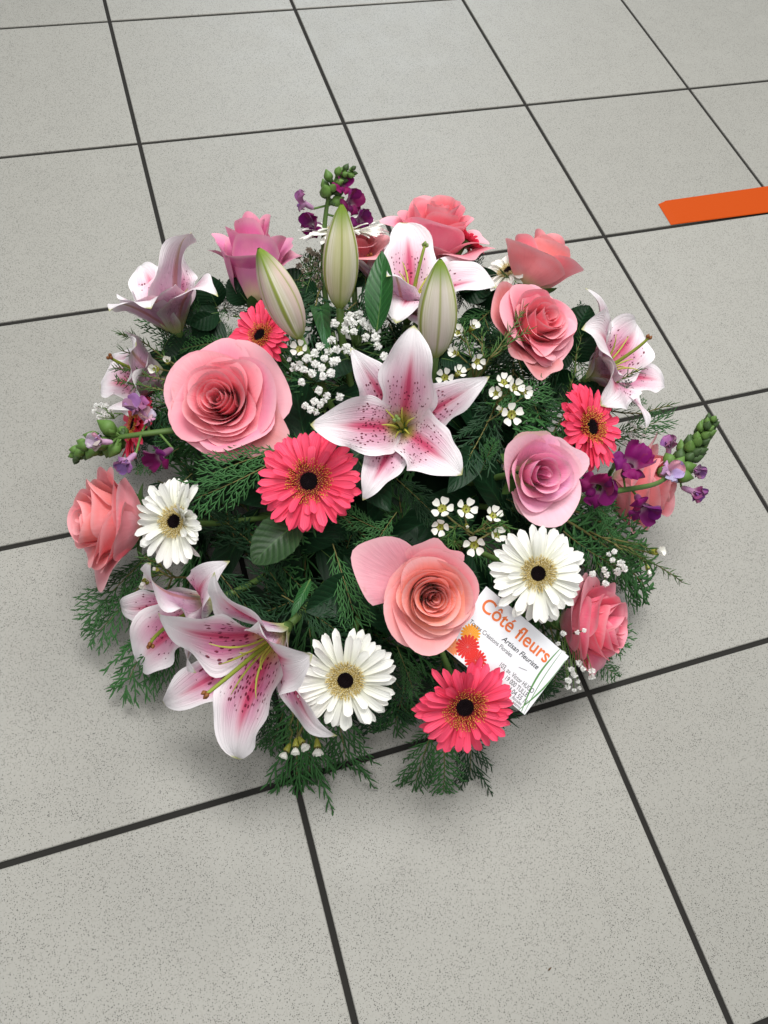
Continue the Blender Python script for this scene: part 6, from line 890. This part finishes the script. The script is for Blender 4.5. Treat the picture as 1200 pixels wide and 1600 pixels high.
def build_snap(e, i):
    root = thing('snapdragon', e['label'], 'snapdragon', Matrix.Translation(e['stem'][0]), 'purple snapdragons in the arrangement')
    o = np.array(e['stem'][0]); pts = np.array(e['stem']) - o
    q = np.random.default_rng(800 + i)
    # smooth stem
    t = np.linspace(0, len(pts) - 1, 30); path = np.stack([np.interp(t, np.arange(len(pts)), pts[:, k]) for k in range(3)], -1)
    for _ in range(6): path[1:-1] = (path[:-2] + path[1:-1] * 2 + path[2:]) / 4
    link('stem', Geo().tube(path, np.linspace(0.0030, 0.0012, 30), 8).mesh('stem', MAT['stem']), root)
    inward = np.array(HEART) - o
    st2 = bez((0, 0, 0), -(path[3] - path[0]) * 1.2 + np.array([0, 0, -0.03]), inward * 0.45 + np.array([0, 0, -0.04]), inward * 0.75, 8)
    link('stem', Geo().tube(st2, 0.003, 8).mesh('stem', MAT['stem']), root)
    def basis(d, upv=None):
        z = Vector(d).normalized(); x = (Vector(upv if upv is not None else (0, 0, 1)) - z * z.dot(Vector(upv if upv is not None else (0, 0, 1)))).normalized()
        return Matrix((x, z.cross(x), z)).transposed().to_4x4()
    for k, b in enumerate(e['blossoms']):
        c = np.array(b['loc']) - o; d = np.array(b['dir']); sz = b['size'] * (1.08 if b.get('open', 1.0) > 0.7 else 0.95)
        near = path[np.argmin(((path - c) ** 2).sum(1))]
        M = Matrix.Translation(c) @ basis(d, path[-1] - path[0])
        col = lin(*b['col'])
        tube = np.stack([np.stack([r * sz * np.cos(a), r * sz * np.sin(a), np.full_like(a, z * sz)], -1) for r, z in [(0.10, -0.95), (0.20, -0.8), (0.25, -0.4), (0.24, -0.1), (0.30, 0.06)]])
        bl = link('blossom', Geo().grid(tube).mesh('blossom_tube', MAT['snap']), root, M, mixc(col, lin(214, 176, 205), b.get('pale', 0.35)))
        op = b.get('open', 1.0)
        for j, (al, L, W, t0, t1, cp, rf) in enumerate([(0.50, 1.15, 1.00, 0.0, 0.35 + 1.0 * op, 0.55, 0.15), (-0.55, 1.10, 1.05, 0.0, 0.35 + 1.2 * op, 0.55, 0.17),
                    (math.pi, 0.85, 0.80, -0.5, 0.5 + 2.0 * op, -0.9, 0.08), (math.pi - 0.95, 1.0, 0.95, 0.0, 0.4 + 2.0 * op, -0.4, 0.18), (math.pi + 0.95, 1.0, 0.95, 0.0, 0.4 + 1.9 * op, -0.4, 0.18)]):
            link('lip', Geo().grid(lobe(L * sz, W * sz, t0, t1, cp, rf, 60 * i + 7 * k + j)).mesh('snapdragon_lip', MAT['snap']), bl, Matrix.Rotation(al, 4, 'Z'), tuple(min(1, x * q.uniform(0.75, 1.3)) for x in col[:3]) + (1,))
        # calyx and pedicel
        cp_ = c - np.array(Vector(d).normalized()) * sz * 0.95
        g = Geo().tube(bez(near, lerp(near, cp_, 0.3), lerp(near, cp_, 0.8), cp_, 5), 0.0011, 6)
        for j in range(5):
            al = j * 1.2566; dv = np.array(M.to_3x3() @ Vector((math.cos(al) * 0.55, math.sin(al) * 0.55, 1.0)))
            g.blob(cp_ - dv * 0.001, dv, sz * 0.11, sz * 0.42, 5, 4)
        link('calyx', g.mesh('calyx', MAT['calyx']), root)
    # green buds crowding towards the tip
    nb = e['nbuds']; f0 = e['f0']
    for k in range(nb):
        f = lerp(f0, 1.0, (k / (nb - 1)) ** 0.9); idx = min(28, int(f * 29)); p = path[idx]; tan = path[idx + 1] - path[idx]; tan /= np.linalg.norm(tan)
        sd = np.cross(tan, (0.2, 0.3, 0.9)); sd /= np.linalg.norm(sd); s2 = np.cross(tan, sd)
        al = k * 2.39996; rad = sd * math.cos(al) + s2 * math.sin(al)
        sz = lerp(e['bud'], e['bud'] * 0.45, k / (nb - 1)) * q.uniform(0.85, 1.15)
        d = rad * lerp(1.0, 0.45, k / (nb - 1)) + tan * 0.8; d /= np.linalg.norm(d)
        c = p + rad * 0.0015
        g = Geo().tube([c, c + d * sz * 0.3], 0.0009, 5)
        bo = c + d * sz * 0.25
        g.blob(bo, d, sz * 0.38, sz * 0.98, 8, 6, 0.75)
        bd = link('bud', g.mesh('bud', MAT['calyx' if q.random() < e.get('light', 0.6) else 'calyx_dark']), root)
        g = Geo()
        for j in range(4):
            b2 = j * 1.5708 + 0.4; dv = d + (sd * math.cos(b2) + s2 * math.sin(b2)) * 0.42
            off = (sd * math.cos(b2) + s2 * math.sin(b2)) * sz * 0.16
            g.blob(bo + off * 0.8 - d * sz * 0.08, d * 1.0 + off / sz * 0.6, sz * 0.20, sz * 0.74, 5, 4, 0.75)
        link('sepals', g.mesh('sepals', MAT['calyx' if q.random() < 0.5 else 'calyx_dark']), bd)
    return root
for i, e in enumerate(SNAPS): build_snap(e, i)

# ------------------------------------------------------------------ baby's breath
def pom_mesh(seed, mat):
    q = np.random.default_rng(seed); g = Geo()
    for k in range(34):
        t = (k + 0.5) / 34; ph = math.acos(1 - 1.55 * t); th = k * 2.39996 + q.normal(0, 0.2)
        d = np.array([math.sin(ph) * math.cos(th), math.sin(ph) * math.sin(th), math.cos(ph)])
        sd = np.cross(d, q.normal(size=3)); sd /= np.linalg.norm(sd); up = np.cross(d, sd)
        ln = q.uniform(0.75, 1.1); w = q.uniform(0.20, 0.34)
        rows = []
        for s, ww, bb in ((0.25, 0.4, 0.0), (0.7, 1.0, 0.06), (1.0, 0.75, -0.10)):
            rows.append([d * ln * s + sd * w * ww * x + up * (bb + 0.08 * abs(x)) for x in (-1, 0, 1)])
        g.grid(np.array(rows))
    g.blob((0, 0, -1.1), (0, 0, 1), 0.30, 1.1, 6, 4)
    return g.mesh('floret', mat)
POM = [pom_mesh(k, MAT['gyp']) for k in range(4)]
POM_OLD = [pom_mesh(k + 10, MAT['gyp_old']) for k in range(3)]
def q_from(d):
    return Vector(d).to_track_quat('Z', 'Y').to_matrix().to_4x4()
def build_gyp(e, i):
    o = Vector(e['base'])
    root = thing('babys_breath', e['label'], "baby's breath", Matrix.Translation(o), "sprigs of baby's breath")
    q = np.random.default_rng(900 + i); g = Geo()
    F = [np.array(f[:3]) - np.array(o) for f in e['florets']]
    cen = np.mean(F, axis=0)
    nodes = [cen * 0.55 + q.normal(0, 0.004, 3) for _ in range(max(1, len(F) // 6))]
    g.tube(bez((0, 0, 0), cen * 0.15 + [0, 0, 0.005], cen * 0.35, cen * 0.55, 6), 0.0008, 5)
    for nd in nodes: g.tube(bez(cen * 0.3, cen * 0.4, nd, nd, 4), 0.0006, 4)
    for k, f in enumerate(F):
        nd = nodes[int(np.argmin([np.linalg.norm(f - n_) for n_ in nodes]))]
        mid = lerp(nd, f, 0.55) + q.normal(0, 0.002, 3)
        g.tube(np.array([nd, mid, f]), [0.0005, 0.00045, 0.0004], 4)
        d = (f - mid); d /= np.linalg.norm(d); d = d + np.array(e.get('face', (-0.15, -0.3, 0.8))) * 0.8 + q.normal(0, 0.2, 3)
        r = e['florets'][k][3]
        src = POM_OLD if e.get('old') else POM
        link('floret', src[int(q.integers(len(src)))], root, Matrix.Translation(f) @ q_from(d) @ Matrix.Rotation(q.uniform(0, 6), 4, 'Z') @ Matrix.Diagonal((r, r, r * q.uniform(0.75, 1.0), 1)))
    link('stalks', g.mesh('stalks', MAT['stem']), root, kind='stuff')
for i, e in enumerate(GYPS): build_gyp(e, i)

# ------------------------------------------------------------------ waxflower
def wax_petal():
    s = np.linspace(0, 1, 7)[:, None]; u = np.linspace(-1, 1, 7)[None, :]
    w = 0.40 * np.sqrt(np.clip(1 - ((s - 0.55) / 0.56) ** 2, 0, 1)) * (0.6 + 0.5 * s)
    return Geo().grid(np.stack([0.36 + 0.66 * s + 0 * u, w * u * 1.05, 0.10 + 0.16 * s + 0.30 * s * s * 0.6 + 0.28 * w * u * u], -1)).mesh('petal', MAT['wax'])
WP = wax_petal()
WC = Geo().grid(np.stack([np.stack([r * np.cos(a), r * np.sin(a), np.full_like(a, z)], -1) for r, z in [(0.05, -0.9), (0.22, -0.75), (0.36, -0.2), (0.43, 0.12), (0.40, 0.14), (0.30, -0.02), (0.02, -0.05)]])).mesh('cup', MAT['waxcup'])
def wax_ring():
    g = Geo()
    for k in range(10):
        t = k * 0.6283; g.blob((0.33 * math.cos(t), 0.33 * math.sin(t), 0.05), (0.25 * math.cos(t), 0.25 * math.sin(t), 1), 0.055, 0.2, 5, 3)
    g.blob((0, 0, -0.05), (0, 0, 1), 0.10, 0.32, 6, 3)
    return g.mesh('stamen_ring', MAT['waxring'])
WR = wax_ring()
def needles(g, path, n, L, r, q, spread=0.8, f0=0.0, f1=1.0):
    m = len(path)
    for k in range(n):
        f = lerp(f0, f1, k / max(1, n - 1)) * (m - 1.001); i = int(f); p = lerp(path[i], path[i + 1], f - i)
        tan = path[i + 1] - path[i]; tan /= np.linalg.norm(tan)
        sd = np.cross(tan, (0.31, 0.2, 0.93)); sd /= np.linalg.norm(sd); s2 = np.cross(tan, sd)
        al = (k % 2) * math.pi + (k // 2) * 1.3 + q.normal(0, 0.3)
        rad = sd * math.cos(al) + s2 * math.sin(al)
        d = tan * 1.0 + rad * spread * q.uniform(0.7, 1.2); d /= np.linalg.norm(d)
        ln = L * q.uniform(0.65, 1.15) * (1 - 0.35 * (f / m))
        g.tube([p, p + d * ln * 0.5, p + d * ln + tan * ln * 0.12], [r * 0.7, r, r * 0.25], 4)
def build_wax(e, i):
    o = np.array(e['base'])
    root = thing('waxflower_sprig', e['label'], 'waxflower', Matrix.Translation(o), 'waxflower sprigs')
    q = np.random.default_rng(1100 + i); tw, nd = Geo(), Geo()
    tips = []
    for f in e['flowers']:
        c = np.array(f['loc']) - o; d = np.array(f['dir']); d = d / np.linalg.norm(d); r = f['r']
        end = c - d * r * 0.85
        tips.append(end)
        fl = link('flower', WC, root, Matrix.Translation(c) @ q_from(d) @ Matrix.Rotation(q.uniform(0, 6), 4, 'Z') @ Matrix.Diagonal((r, r, r, 1)))
        link('stamen_ring', WR, fl)
        for k in range(5):
            el = f.get('close', 0.0) + q.normal(0, 0.08)
            link('petal', WP, fl, Matrix.Rotation(k * 1.2566 + q.normal(0, 0.06), 4, 'Z') @ Matrix.Rotation(-el, 4, 'Y') @ Matrix.Diagonal((1, q.uniform(0.9, 1.05), 1, 1)))
    for pth in e['twigs']:
        P = np.array(pth) - o
        t = np.linspace(0, len(P) - 1, 10); path = np.stack([np.interp(t, np.arange(len(P)), P[:, k]) for k in range(3)], -1)
        path[1:-1] += q.normal(0, 0.0007, path[1:-1].shape)
        tw.tube(path, np.linspace(0.0010, 0.0005, 10), 5)
        ln = np.linalg.norm(np.diff(path, axis=0), axis=1).sum()
        needles(nd, path, max(6, int(ln / e.get('pitch', 0.0026))), e.get('nl', 0.013), 0.00055, q, e.get('spread', 0.8), e.get('nf', 0.25))
        allp = path if pth is e['twigs'][0] else np.concatenate([allp, path])
    for c in tips:
        k = np.argmin(((allp - c) ** 2).sum(1)); k0 = max(0, k - 2)
        tw.tube(bez(allp[k0], lerp(allp[k0], c, 0.4) + q.normal(0, 0.001, 3), lerp(allp[k0], c, 0.8), c, 6), np.linspace(0.0007, 0.0009, 6), 5)
    link('twig', tw.mesh('twig', MAT['twig']), root)
    link('needle_leaves', nd.mesh('needle_leaves', MAT['needle_wax']), root, kind='stuff')
for i, e in enumerate(WAXES): build_wax(e, i)

# ------------------------------------------------------------------ broad leaves
def build_leaf(e, i):
    A, B = np.array(e['base']), np.array(e['tip']); N = np.array(e['n'])
    x = B - A; L = np.linalg.norm(x); x /= L; z = N - x * (N @ x); z /= np.linalg.norm(z); y = np.cross(z, x)
    M = Matrix((Vector(x), Vector(y), Vector(z))).transposed().to_4x4(); M.translation = Vector(A)
    root = thing('leaf', e['label'], 'leaf', M, e.get('group', 'broad leaves among the flowers'))
    q = np.random.default_rng(1300 + i)
    s = np.linspace(0, 1, 26)[:, None]; u = np.linspace(-1, 1, 11)[None, :]
    pk = e.get('peak', 0.9)
    w = e['w'] / 2 * np.sin(np.pi * np.clip(s, 0.004, 0.996) ** pk) ** e.get('pow', 0.8)
    if e.get('serr'): w = w * (1 + 0.035 * ((s * 18) % 1.0 - 0.5) * 2)
    zz = e.get('arch', 0.1) * L * (4 * s * (1 - s)) + 0.35 * w * np.abs(u) ** 1.3 + 0.02 * L * np.sin(6 * s + q.uniform(0, 6)) * np.abs(u)
    P = np.stack([L * s + 0 * u, w * u + e.get('side', 0.0) * L * 4 * s * (1 - s), zz], -1)
    link('blade', Geo().grid(P, flip=False).mesh('blade', MAT[e['mat']]), root)
    mid = np.stack([L * s[:, 0], e.get('side', 0.0) * L * (4 * s * (1 - s))[:, 0], zz[:, 5] - 0.0006], -1)
    link('midrib', Geo().tube(mid, np.linspace(0.0010, 0.0003, 26), 5).mesh('midrib', MAT['stem']), root)
for i, e in enumerate(LEAVES): build_leaf(e, i)

# ------------------------------------------------------------------ conifer sprays
def spray_mesh(seed, style):
    """flat scale-leaved branch, unit length along +X, face +Z"""
    q = np.random.default_rng(seed); g = Geo(); tw = Geo()
    n = 26; s = np.linspace(0, 1, n)
    bow = q.normal(0, 0.10); droop = q.uniform(0.02, 0.22)
    ax = np.stack([s, bow * s ** 2, -droop * s ** 2], -1)
    tw.tube(ax[:24], np.linspace(0.009, 0.004, 24), 5)
    side = 1
    nb = style['nb']
    for k in range(nb):
        f = lerp(0.10, 0.97, k / (nb - 1)); i = min(n - 2, int(f * (n - 1))); p = lerp(ax[i], ax[i + 1], f * (n - 1) - i)
        side = -side
        full = (math.sin(math.pi * min(1, f * 0.8 + 0.16)) ** 0.8)
        ln = style['len'] * full * q.uniform(0.75, 1.2)
        an = style['ang'] * q.uniform(0.8, 1.2)
        d = np.array([math.cos(an), side * math.sin(an), q.normal(0, 0.12)])
        mq = 8; t = np.linspace(0, 1, mq)[:, None]
        br = p + d * ln * t + np.array([0.22 * ln, 0, 0]) * t ** 2 + np.array([0, 0, -0.20 * ln * q.uniform(0, 1.4)]) * t ** 2
        g.tube(br, np.linspace(0.0085, 0.0055, mq), 4)
        ns = max(4, int(ln / style['pitch']))
        sd = 1
        for j in range(ns):
            ff = lerp(0.10, 0.97, j / (ns - 1)); ii = min(mq - 2, int(ff * (mq - 1))); pp = lerp(br[ii], br[ii + 1], ff * (mq - 1) - ii)
            tan = br[ii + 1] - br[ii]; tan /= np.linalg.norm(tan); nrm = np.cross((0, 0, 1), tan); nrm /= np.linalg.norm(nrm)
            sd = -sd
            a2 = style['ang2'] * q.uniform(0.7, 1.3); l2 = style['len2'] * (1 - 0.55 * ff) * q.uniform(0.55, 1.25)
            dd = tan * math.cos(a2) + nrm * sd * math.sin(a2) + np.array([0, 0, q.normal(0, 0.18)])
            e1 = pp + dd * l2 * 0.55; e2 = pp + dd * l2 + tan * l2 * 0.12
            g.tube([pp, e1, e2], [0.0062, 0.0090, 0.0028], 4, False)
            if style.get('third') and l2 > style['len2'] * 0.6 and q.random() < 0.6:
                for sg in (-1, 1):
                    d3 = dd * 0.8 + nrm * sg * 0.5; st = lerp(pp, e1, 0.6)
                    g.tube([st, st + d3 * l2 * 0.42], [0.0072, 0.0032], 3, False)
    return g, tw
ST = [dict(len=0.36, ang=0.60, pitch=0.036, ang2=0.48, len2=0.15, third=True, nb=14),
      dict(len=0.22, ang=0.85, pitch=0.034, ang2=0.50, len2=0.07, third=False, nb=26),
      dict(len=0.46, ang=0.46, pitch=0.040, ang2=0.42, len2=0.18, third=False, nb=12)]
SPR = []
for k in range(9):
    g, tw = spray_mesh(40 + k, ST[k % 3])
    SPR.append((g.mesh('scale_leaves', None), tw.mesh('twig', None)))
SPRM = {}
def spray_data(k, tone):
    if (k, tone) not in SPRM:
        a, b = SPR[k][0].copy(), SPR[k][1].copy(); a.materials.append(MAT[tone]); b.materials.append(MAT['twig'])
        SPRM[(k, tone)] = (a, b)
    return SPRM[(k, tone)]
def build_spray(A, B, N, kind, tone, label, group, wide=1.0):
    A, B, N = np.array(A, float), np.array(B, float), np.array(N, float)
    x = B - A; L = np.linalg.norm(x); x /= L; z = N - x * (N @ x); z /= np.linalg.norm(z); y = np.cross(z, x)
    M = Matrix((Vector(x), Vector(y), Vector(z))).transposed().to_4x4(); M.translation = Vector(A)
    root = thing('conifer_spray', label, 'foliage', M, group)
    a, b = spray_data(kind, tone)
    sc = Matrix.Diagonal((L, L * wide, L, 1))
    link('scale_leaves', a, root, sc, kind='stuff'); link('twig', b, root, sc)
for e in SPRAYS: build_spray(e['base'], e['tip'], e['n'], e['kind'], e['tone'], e['label'], e.get('group', 'conifer sprays round the edge'), e.get('wide', 1.0))
# sprays that fill the dark heart of the dome between the flower heads
q = np.random.default_rng(77)
C0 = np.array([-0.15, 0.24, 0.0]); RD = np.array([0.27, 0.27, 0.215])
NF = 120
for k in range(NF):
    t = (k + 0.5) / NF; zc = 1 - t * 0.97; th = k * 2.39996 + q.normal(0, 0.15)
    d = np.array([math.sqrt(1 - zc * zc) * math.cos(th), math.sqrt(1 - zc * zc) * math.sin(th), zc])
    tan = np.cross(d, q.normal(size=3)); tan /= np.linalg.norm(tan)
    dn = d + np.array([0, 0, -0.2])
    A = C0 + RD * d * q.uniform(0.52, 0.68)
    B = C0 + RD * (d * q.uniform(0.76, 0.88) + tan * q.uniform(0.22, 0.45))
    A[2] = max(A[2], 0.012); B[2] = max(B[2], 0.012)
    build_spray(A, B, d + q.normal(0, 0.25, 3), int(q.integers(9)), 'needle_dark' if q.random() < 0.6 else 'needle',
                'dark green conifer spray filling the gaps between the flower heads', 'conifer sprays filling the dome', q.uniform(0.8, 1.1))

q = np.random.default_rng(78)
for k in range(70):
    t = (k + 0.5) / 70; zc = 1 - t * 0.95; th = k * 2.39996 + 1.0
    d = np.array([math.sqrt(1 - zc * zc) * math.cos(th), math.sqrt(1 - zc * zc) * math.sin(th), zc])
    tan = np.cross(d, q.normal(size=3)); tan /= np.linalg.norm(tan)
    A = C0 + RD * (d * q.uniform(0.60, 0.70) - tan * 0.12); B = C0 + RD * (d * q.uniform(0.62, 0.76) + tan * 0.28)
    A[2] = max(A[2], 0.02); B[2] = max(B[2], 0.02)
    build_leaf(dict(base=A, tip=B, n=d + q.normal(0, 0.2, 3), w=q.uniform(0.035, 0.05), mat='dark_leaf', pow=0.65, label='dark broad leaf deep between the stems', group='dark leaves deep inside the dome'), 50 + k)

# ------------------------------------------------------------------ florist card
def build_card():
    O = Vector(CARD['o']); X = Vector(CARD['x']); Y = Vector(CARD['y']); Wc, Hc = CARD['w'], CARD['h']
    Z = X.cross(Y).normalized()
    M = Matrix((X, Y, Z)).transposed().to_4x4(); M.translation = O          # origin at lower left corner
    root = thing('business_card', 'white printed florist card tucked between the salmon rose and coral gerbera', 'card', M)
    g = Geo(); nx, ny = 16, 10
    bow = lambda x, y: 0.0016 * math.sin(math.pi * x / Wc)
    T = 0.0004
    P = np.array([[[Wc * i / nx, Hc * j / ny, bow(Wc * i / nx, 0)] for i in range(nx + 1)] for j in range(ny + 1)])
    g.grid(P); g.grid(P - np.array([0, 0, T]), True)
    link('card_sheet', g.mesh('card_sheet', MAT['card']), root)
    deps = bpy.context.evaluated_depsgraph_get()
    def text(s, x, y, size, mat, right=False, bold=0.0, shear=0.0, width=None):
        cu = bpy.data.curves.new('print', 'FONT'); cu.body = s; cu.size = size; cu.align_x = 'LEFT'; cu.shear = shear; cu.offset = bold
        ob = bpy.data.objects.new('print', cu); COL.objects.link(ob)
        bpy.context.view_layer.update()
        me = bpy.data.meshes.new_from_object(ob.evaluated_get(bpy.context.evaluated_depsgraph_get()))
        COL.objects.unlink(ob); bpy.data.objects.remove(ob)
        V = np.empty(len(me.vertices) * 3); me.vertices.foreach_get('co', V); V = V.reshape(-1, 3)
        w = V[:, 0].max()
        k = width / w if width else 1.0
        V[:, 0] *= k
        V[:, 0] += x - (w * k if right else 0); V[:, 1] += y
        V[:, 2] = [bow(vx, 0) + 0.00018 for vx in V[:, 0]]
        me.vertices.foreach_set('co', V.ravel()); me.materials.append(MAT[mat]); me.name = 'lettering'
        link('lettering', me, root)
    W, H = Wc, Hc
    text('Côté fleurs', 0.065 * W, 0.715 * H, 0.0164, 'ink_orange', bold=0.00022, width=0.79 * W)
    text('Artisan Fleuriste', 0.40 * W, 0.575 * H, 0.0060, 'ink_dark', bold=0.00006, shear=0.22, width=0.43 * W)
    text('Toutes Créations Florales', 0.075 * W, 0.475 * H, 0.0050, 'ink_dark', width=0.49 * W)
    text('103, av. Victor HUGO', 0.52 * W, 0.285 * H, 0.0056, 'ink_dark', width=0.41 * W)
    text('19 000 TULLE', 0.635 * W, 0.195 * H, 0.0056, 'ink_dark', width=0.27 * W)
    text('T', 0.545 * W, 0.120 * H, 0.0056, 'ink_dark')
    text('84 04 55 11', 0.700 * W, 0.110 * H, 0.0056, 'ink_dark', width=0.24 * W)
    text('ques florales', 0.715 * W, 0.060 * H, 0.0036, 'ink_dark', shear=0.2, width=0.20 * W)
    text('aisons', 0.83 * W, 0.015 * H, 0.0036, 'ink_dark', shear=0.2, width=0.09 * W)
    def flat(name, pts, mat, z):
        me = bpy.data.meshes.new(name)
        me.from_pydata([(x, y, bow(x, 0) + z) for x, y in pts], [], [tuple(range(len(pts)))]); me.materials.append(MAT[mat]); link(name, me, root)
    # small rule and two printed blades of grass at the end
    flat('rule', [(0.68 * W, 0.44 * H), (0.76 * W, 0.475 * H), (0.76 * W, 0.481 * H), (0.68 * W, 0.446 * H)], 'ink_dark', 0.00018)
    for (x0, y0, x1, y1, bw, z, wd) in ((0.885, 0.995, 0.955, 0.005, 0.045, 0.00012, 0.018), (0.995, 0.93, 0.925, 0.005, -0.030, 0.00015, 0.016), (0.915, 0.99, 0.985, 0.005, 0.02, 0.00010, 0.007)):
        t = np.linspace(0, 1, 14); cx = lerp(x0, x1, t) - bw * np.sin(np.pi * t); cy = lerp(y0, y1, t); ww = wd * (0.35 + np.sin(np.pi * t) * 0.65)
        L_ = [((cx[k] - ww[k] / 2) * W, cy[k] * H) for k in range(14)]; R_ = [(min(0.998, cx[k] + ww[k] / 2) * W, cy[k] * H) for k in range(14)]
        flat('grass_print', L_ + R_[::-1], 'ink_green', z)
    # printed daisies in the lower left corner
    for (cx, cy, r, mat, z) in ((0.15, 0.37, 0.10, 'ink_amber', 0.00010), (0.09, 0.08, 0.09, 'ink_apricot', 0.00012), (0.20, 0.21, 0.12, 'ink_red', 0.00015), (0.33, 0.14, 0.11, 'ink_red', 0.00019)):
        V_, F_ = [], []
        for k in range(18):
            al = k * 2 * math.pi / 18; o_ = len(V_)
            for (rr, da) in ((0.03, -0.10), (0.75, -0.17), (1.0, -0.08), (1.0, 0.08), (0.75, 0.17), (0.03, 0.10)):
                x = cx * W + rr * r * W * math.cos(al + da) * 0.9; y = cy * H + rr * r * W * math.sin(al + da) * 0.9
                x = max(0.0003, x); y = max(0.0003, y)
                V_.append((x, y, bow(x, 0) + z + (k % 2) * 0.00001))
            F_.append(tuple(range(o_, o_ + 6)))
        me = bpy.data.meshes.new('daisy_print'); me.from_pydata(V_, [], F_); me.materials.append(MAT[mat]); link('daisy_print', me, root)
build_card()
# tiny crumb on the near tile
o = link('crumb', Geo().blob((0, 0, 0), (1, 0.4, 0.1), 0.0006, 0.0045, 6, 5).mesh('crumb', MAT['crumb']), None, Matrix.Translation(Vector(CRUMB)))
o['label'] = 'tiny dry plant crumb lying on the near floor tile'; o['category'] = 'debris'
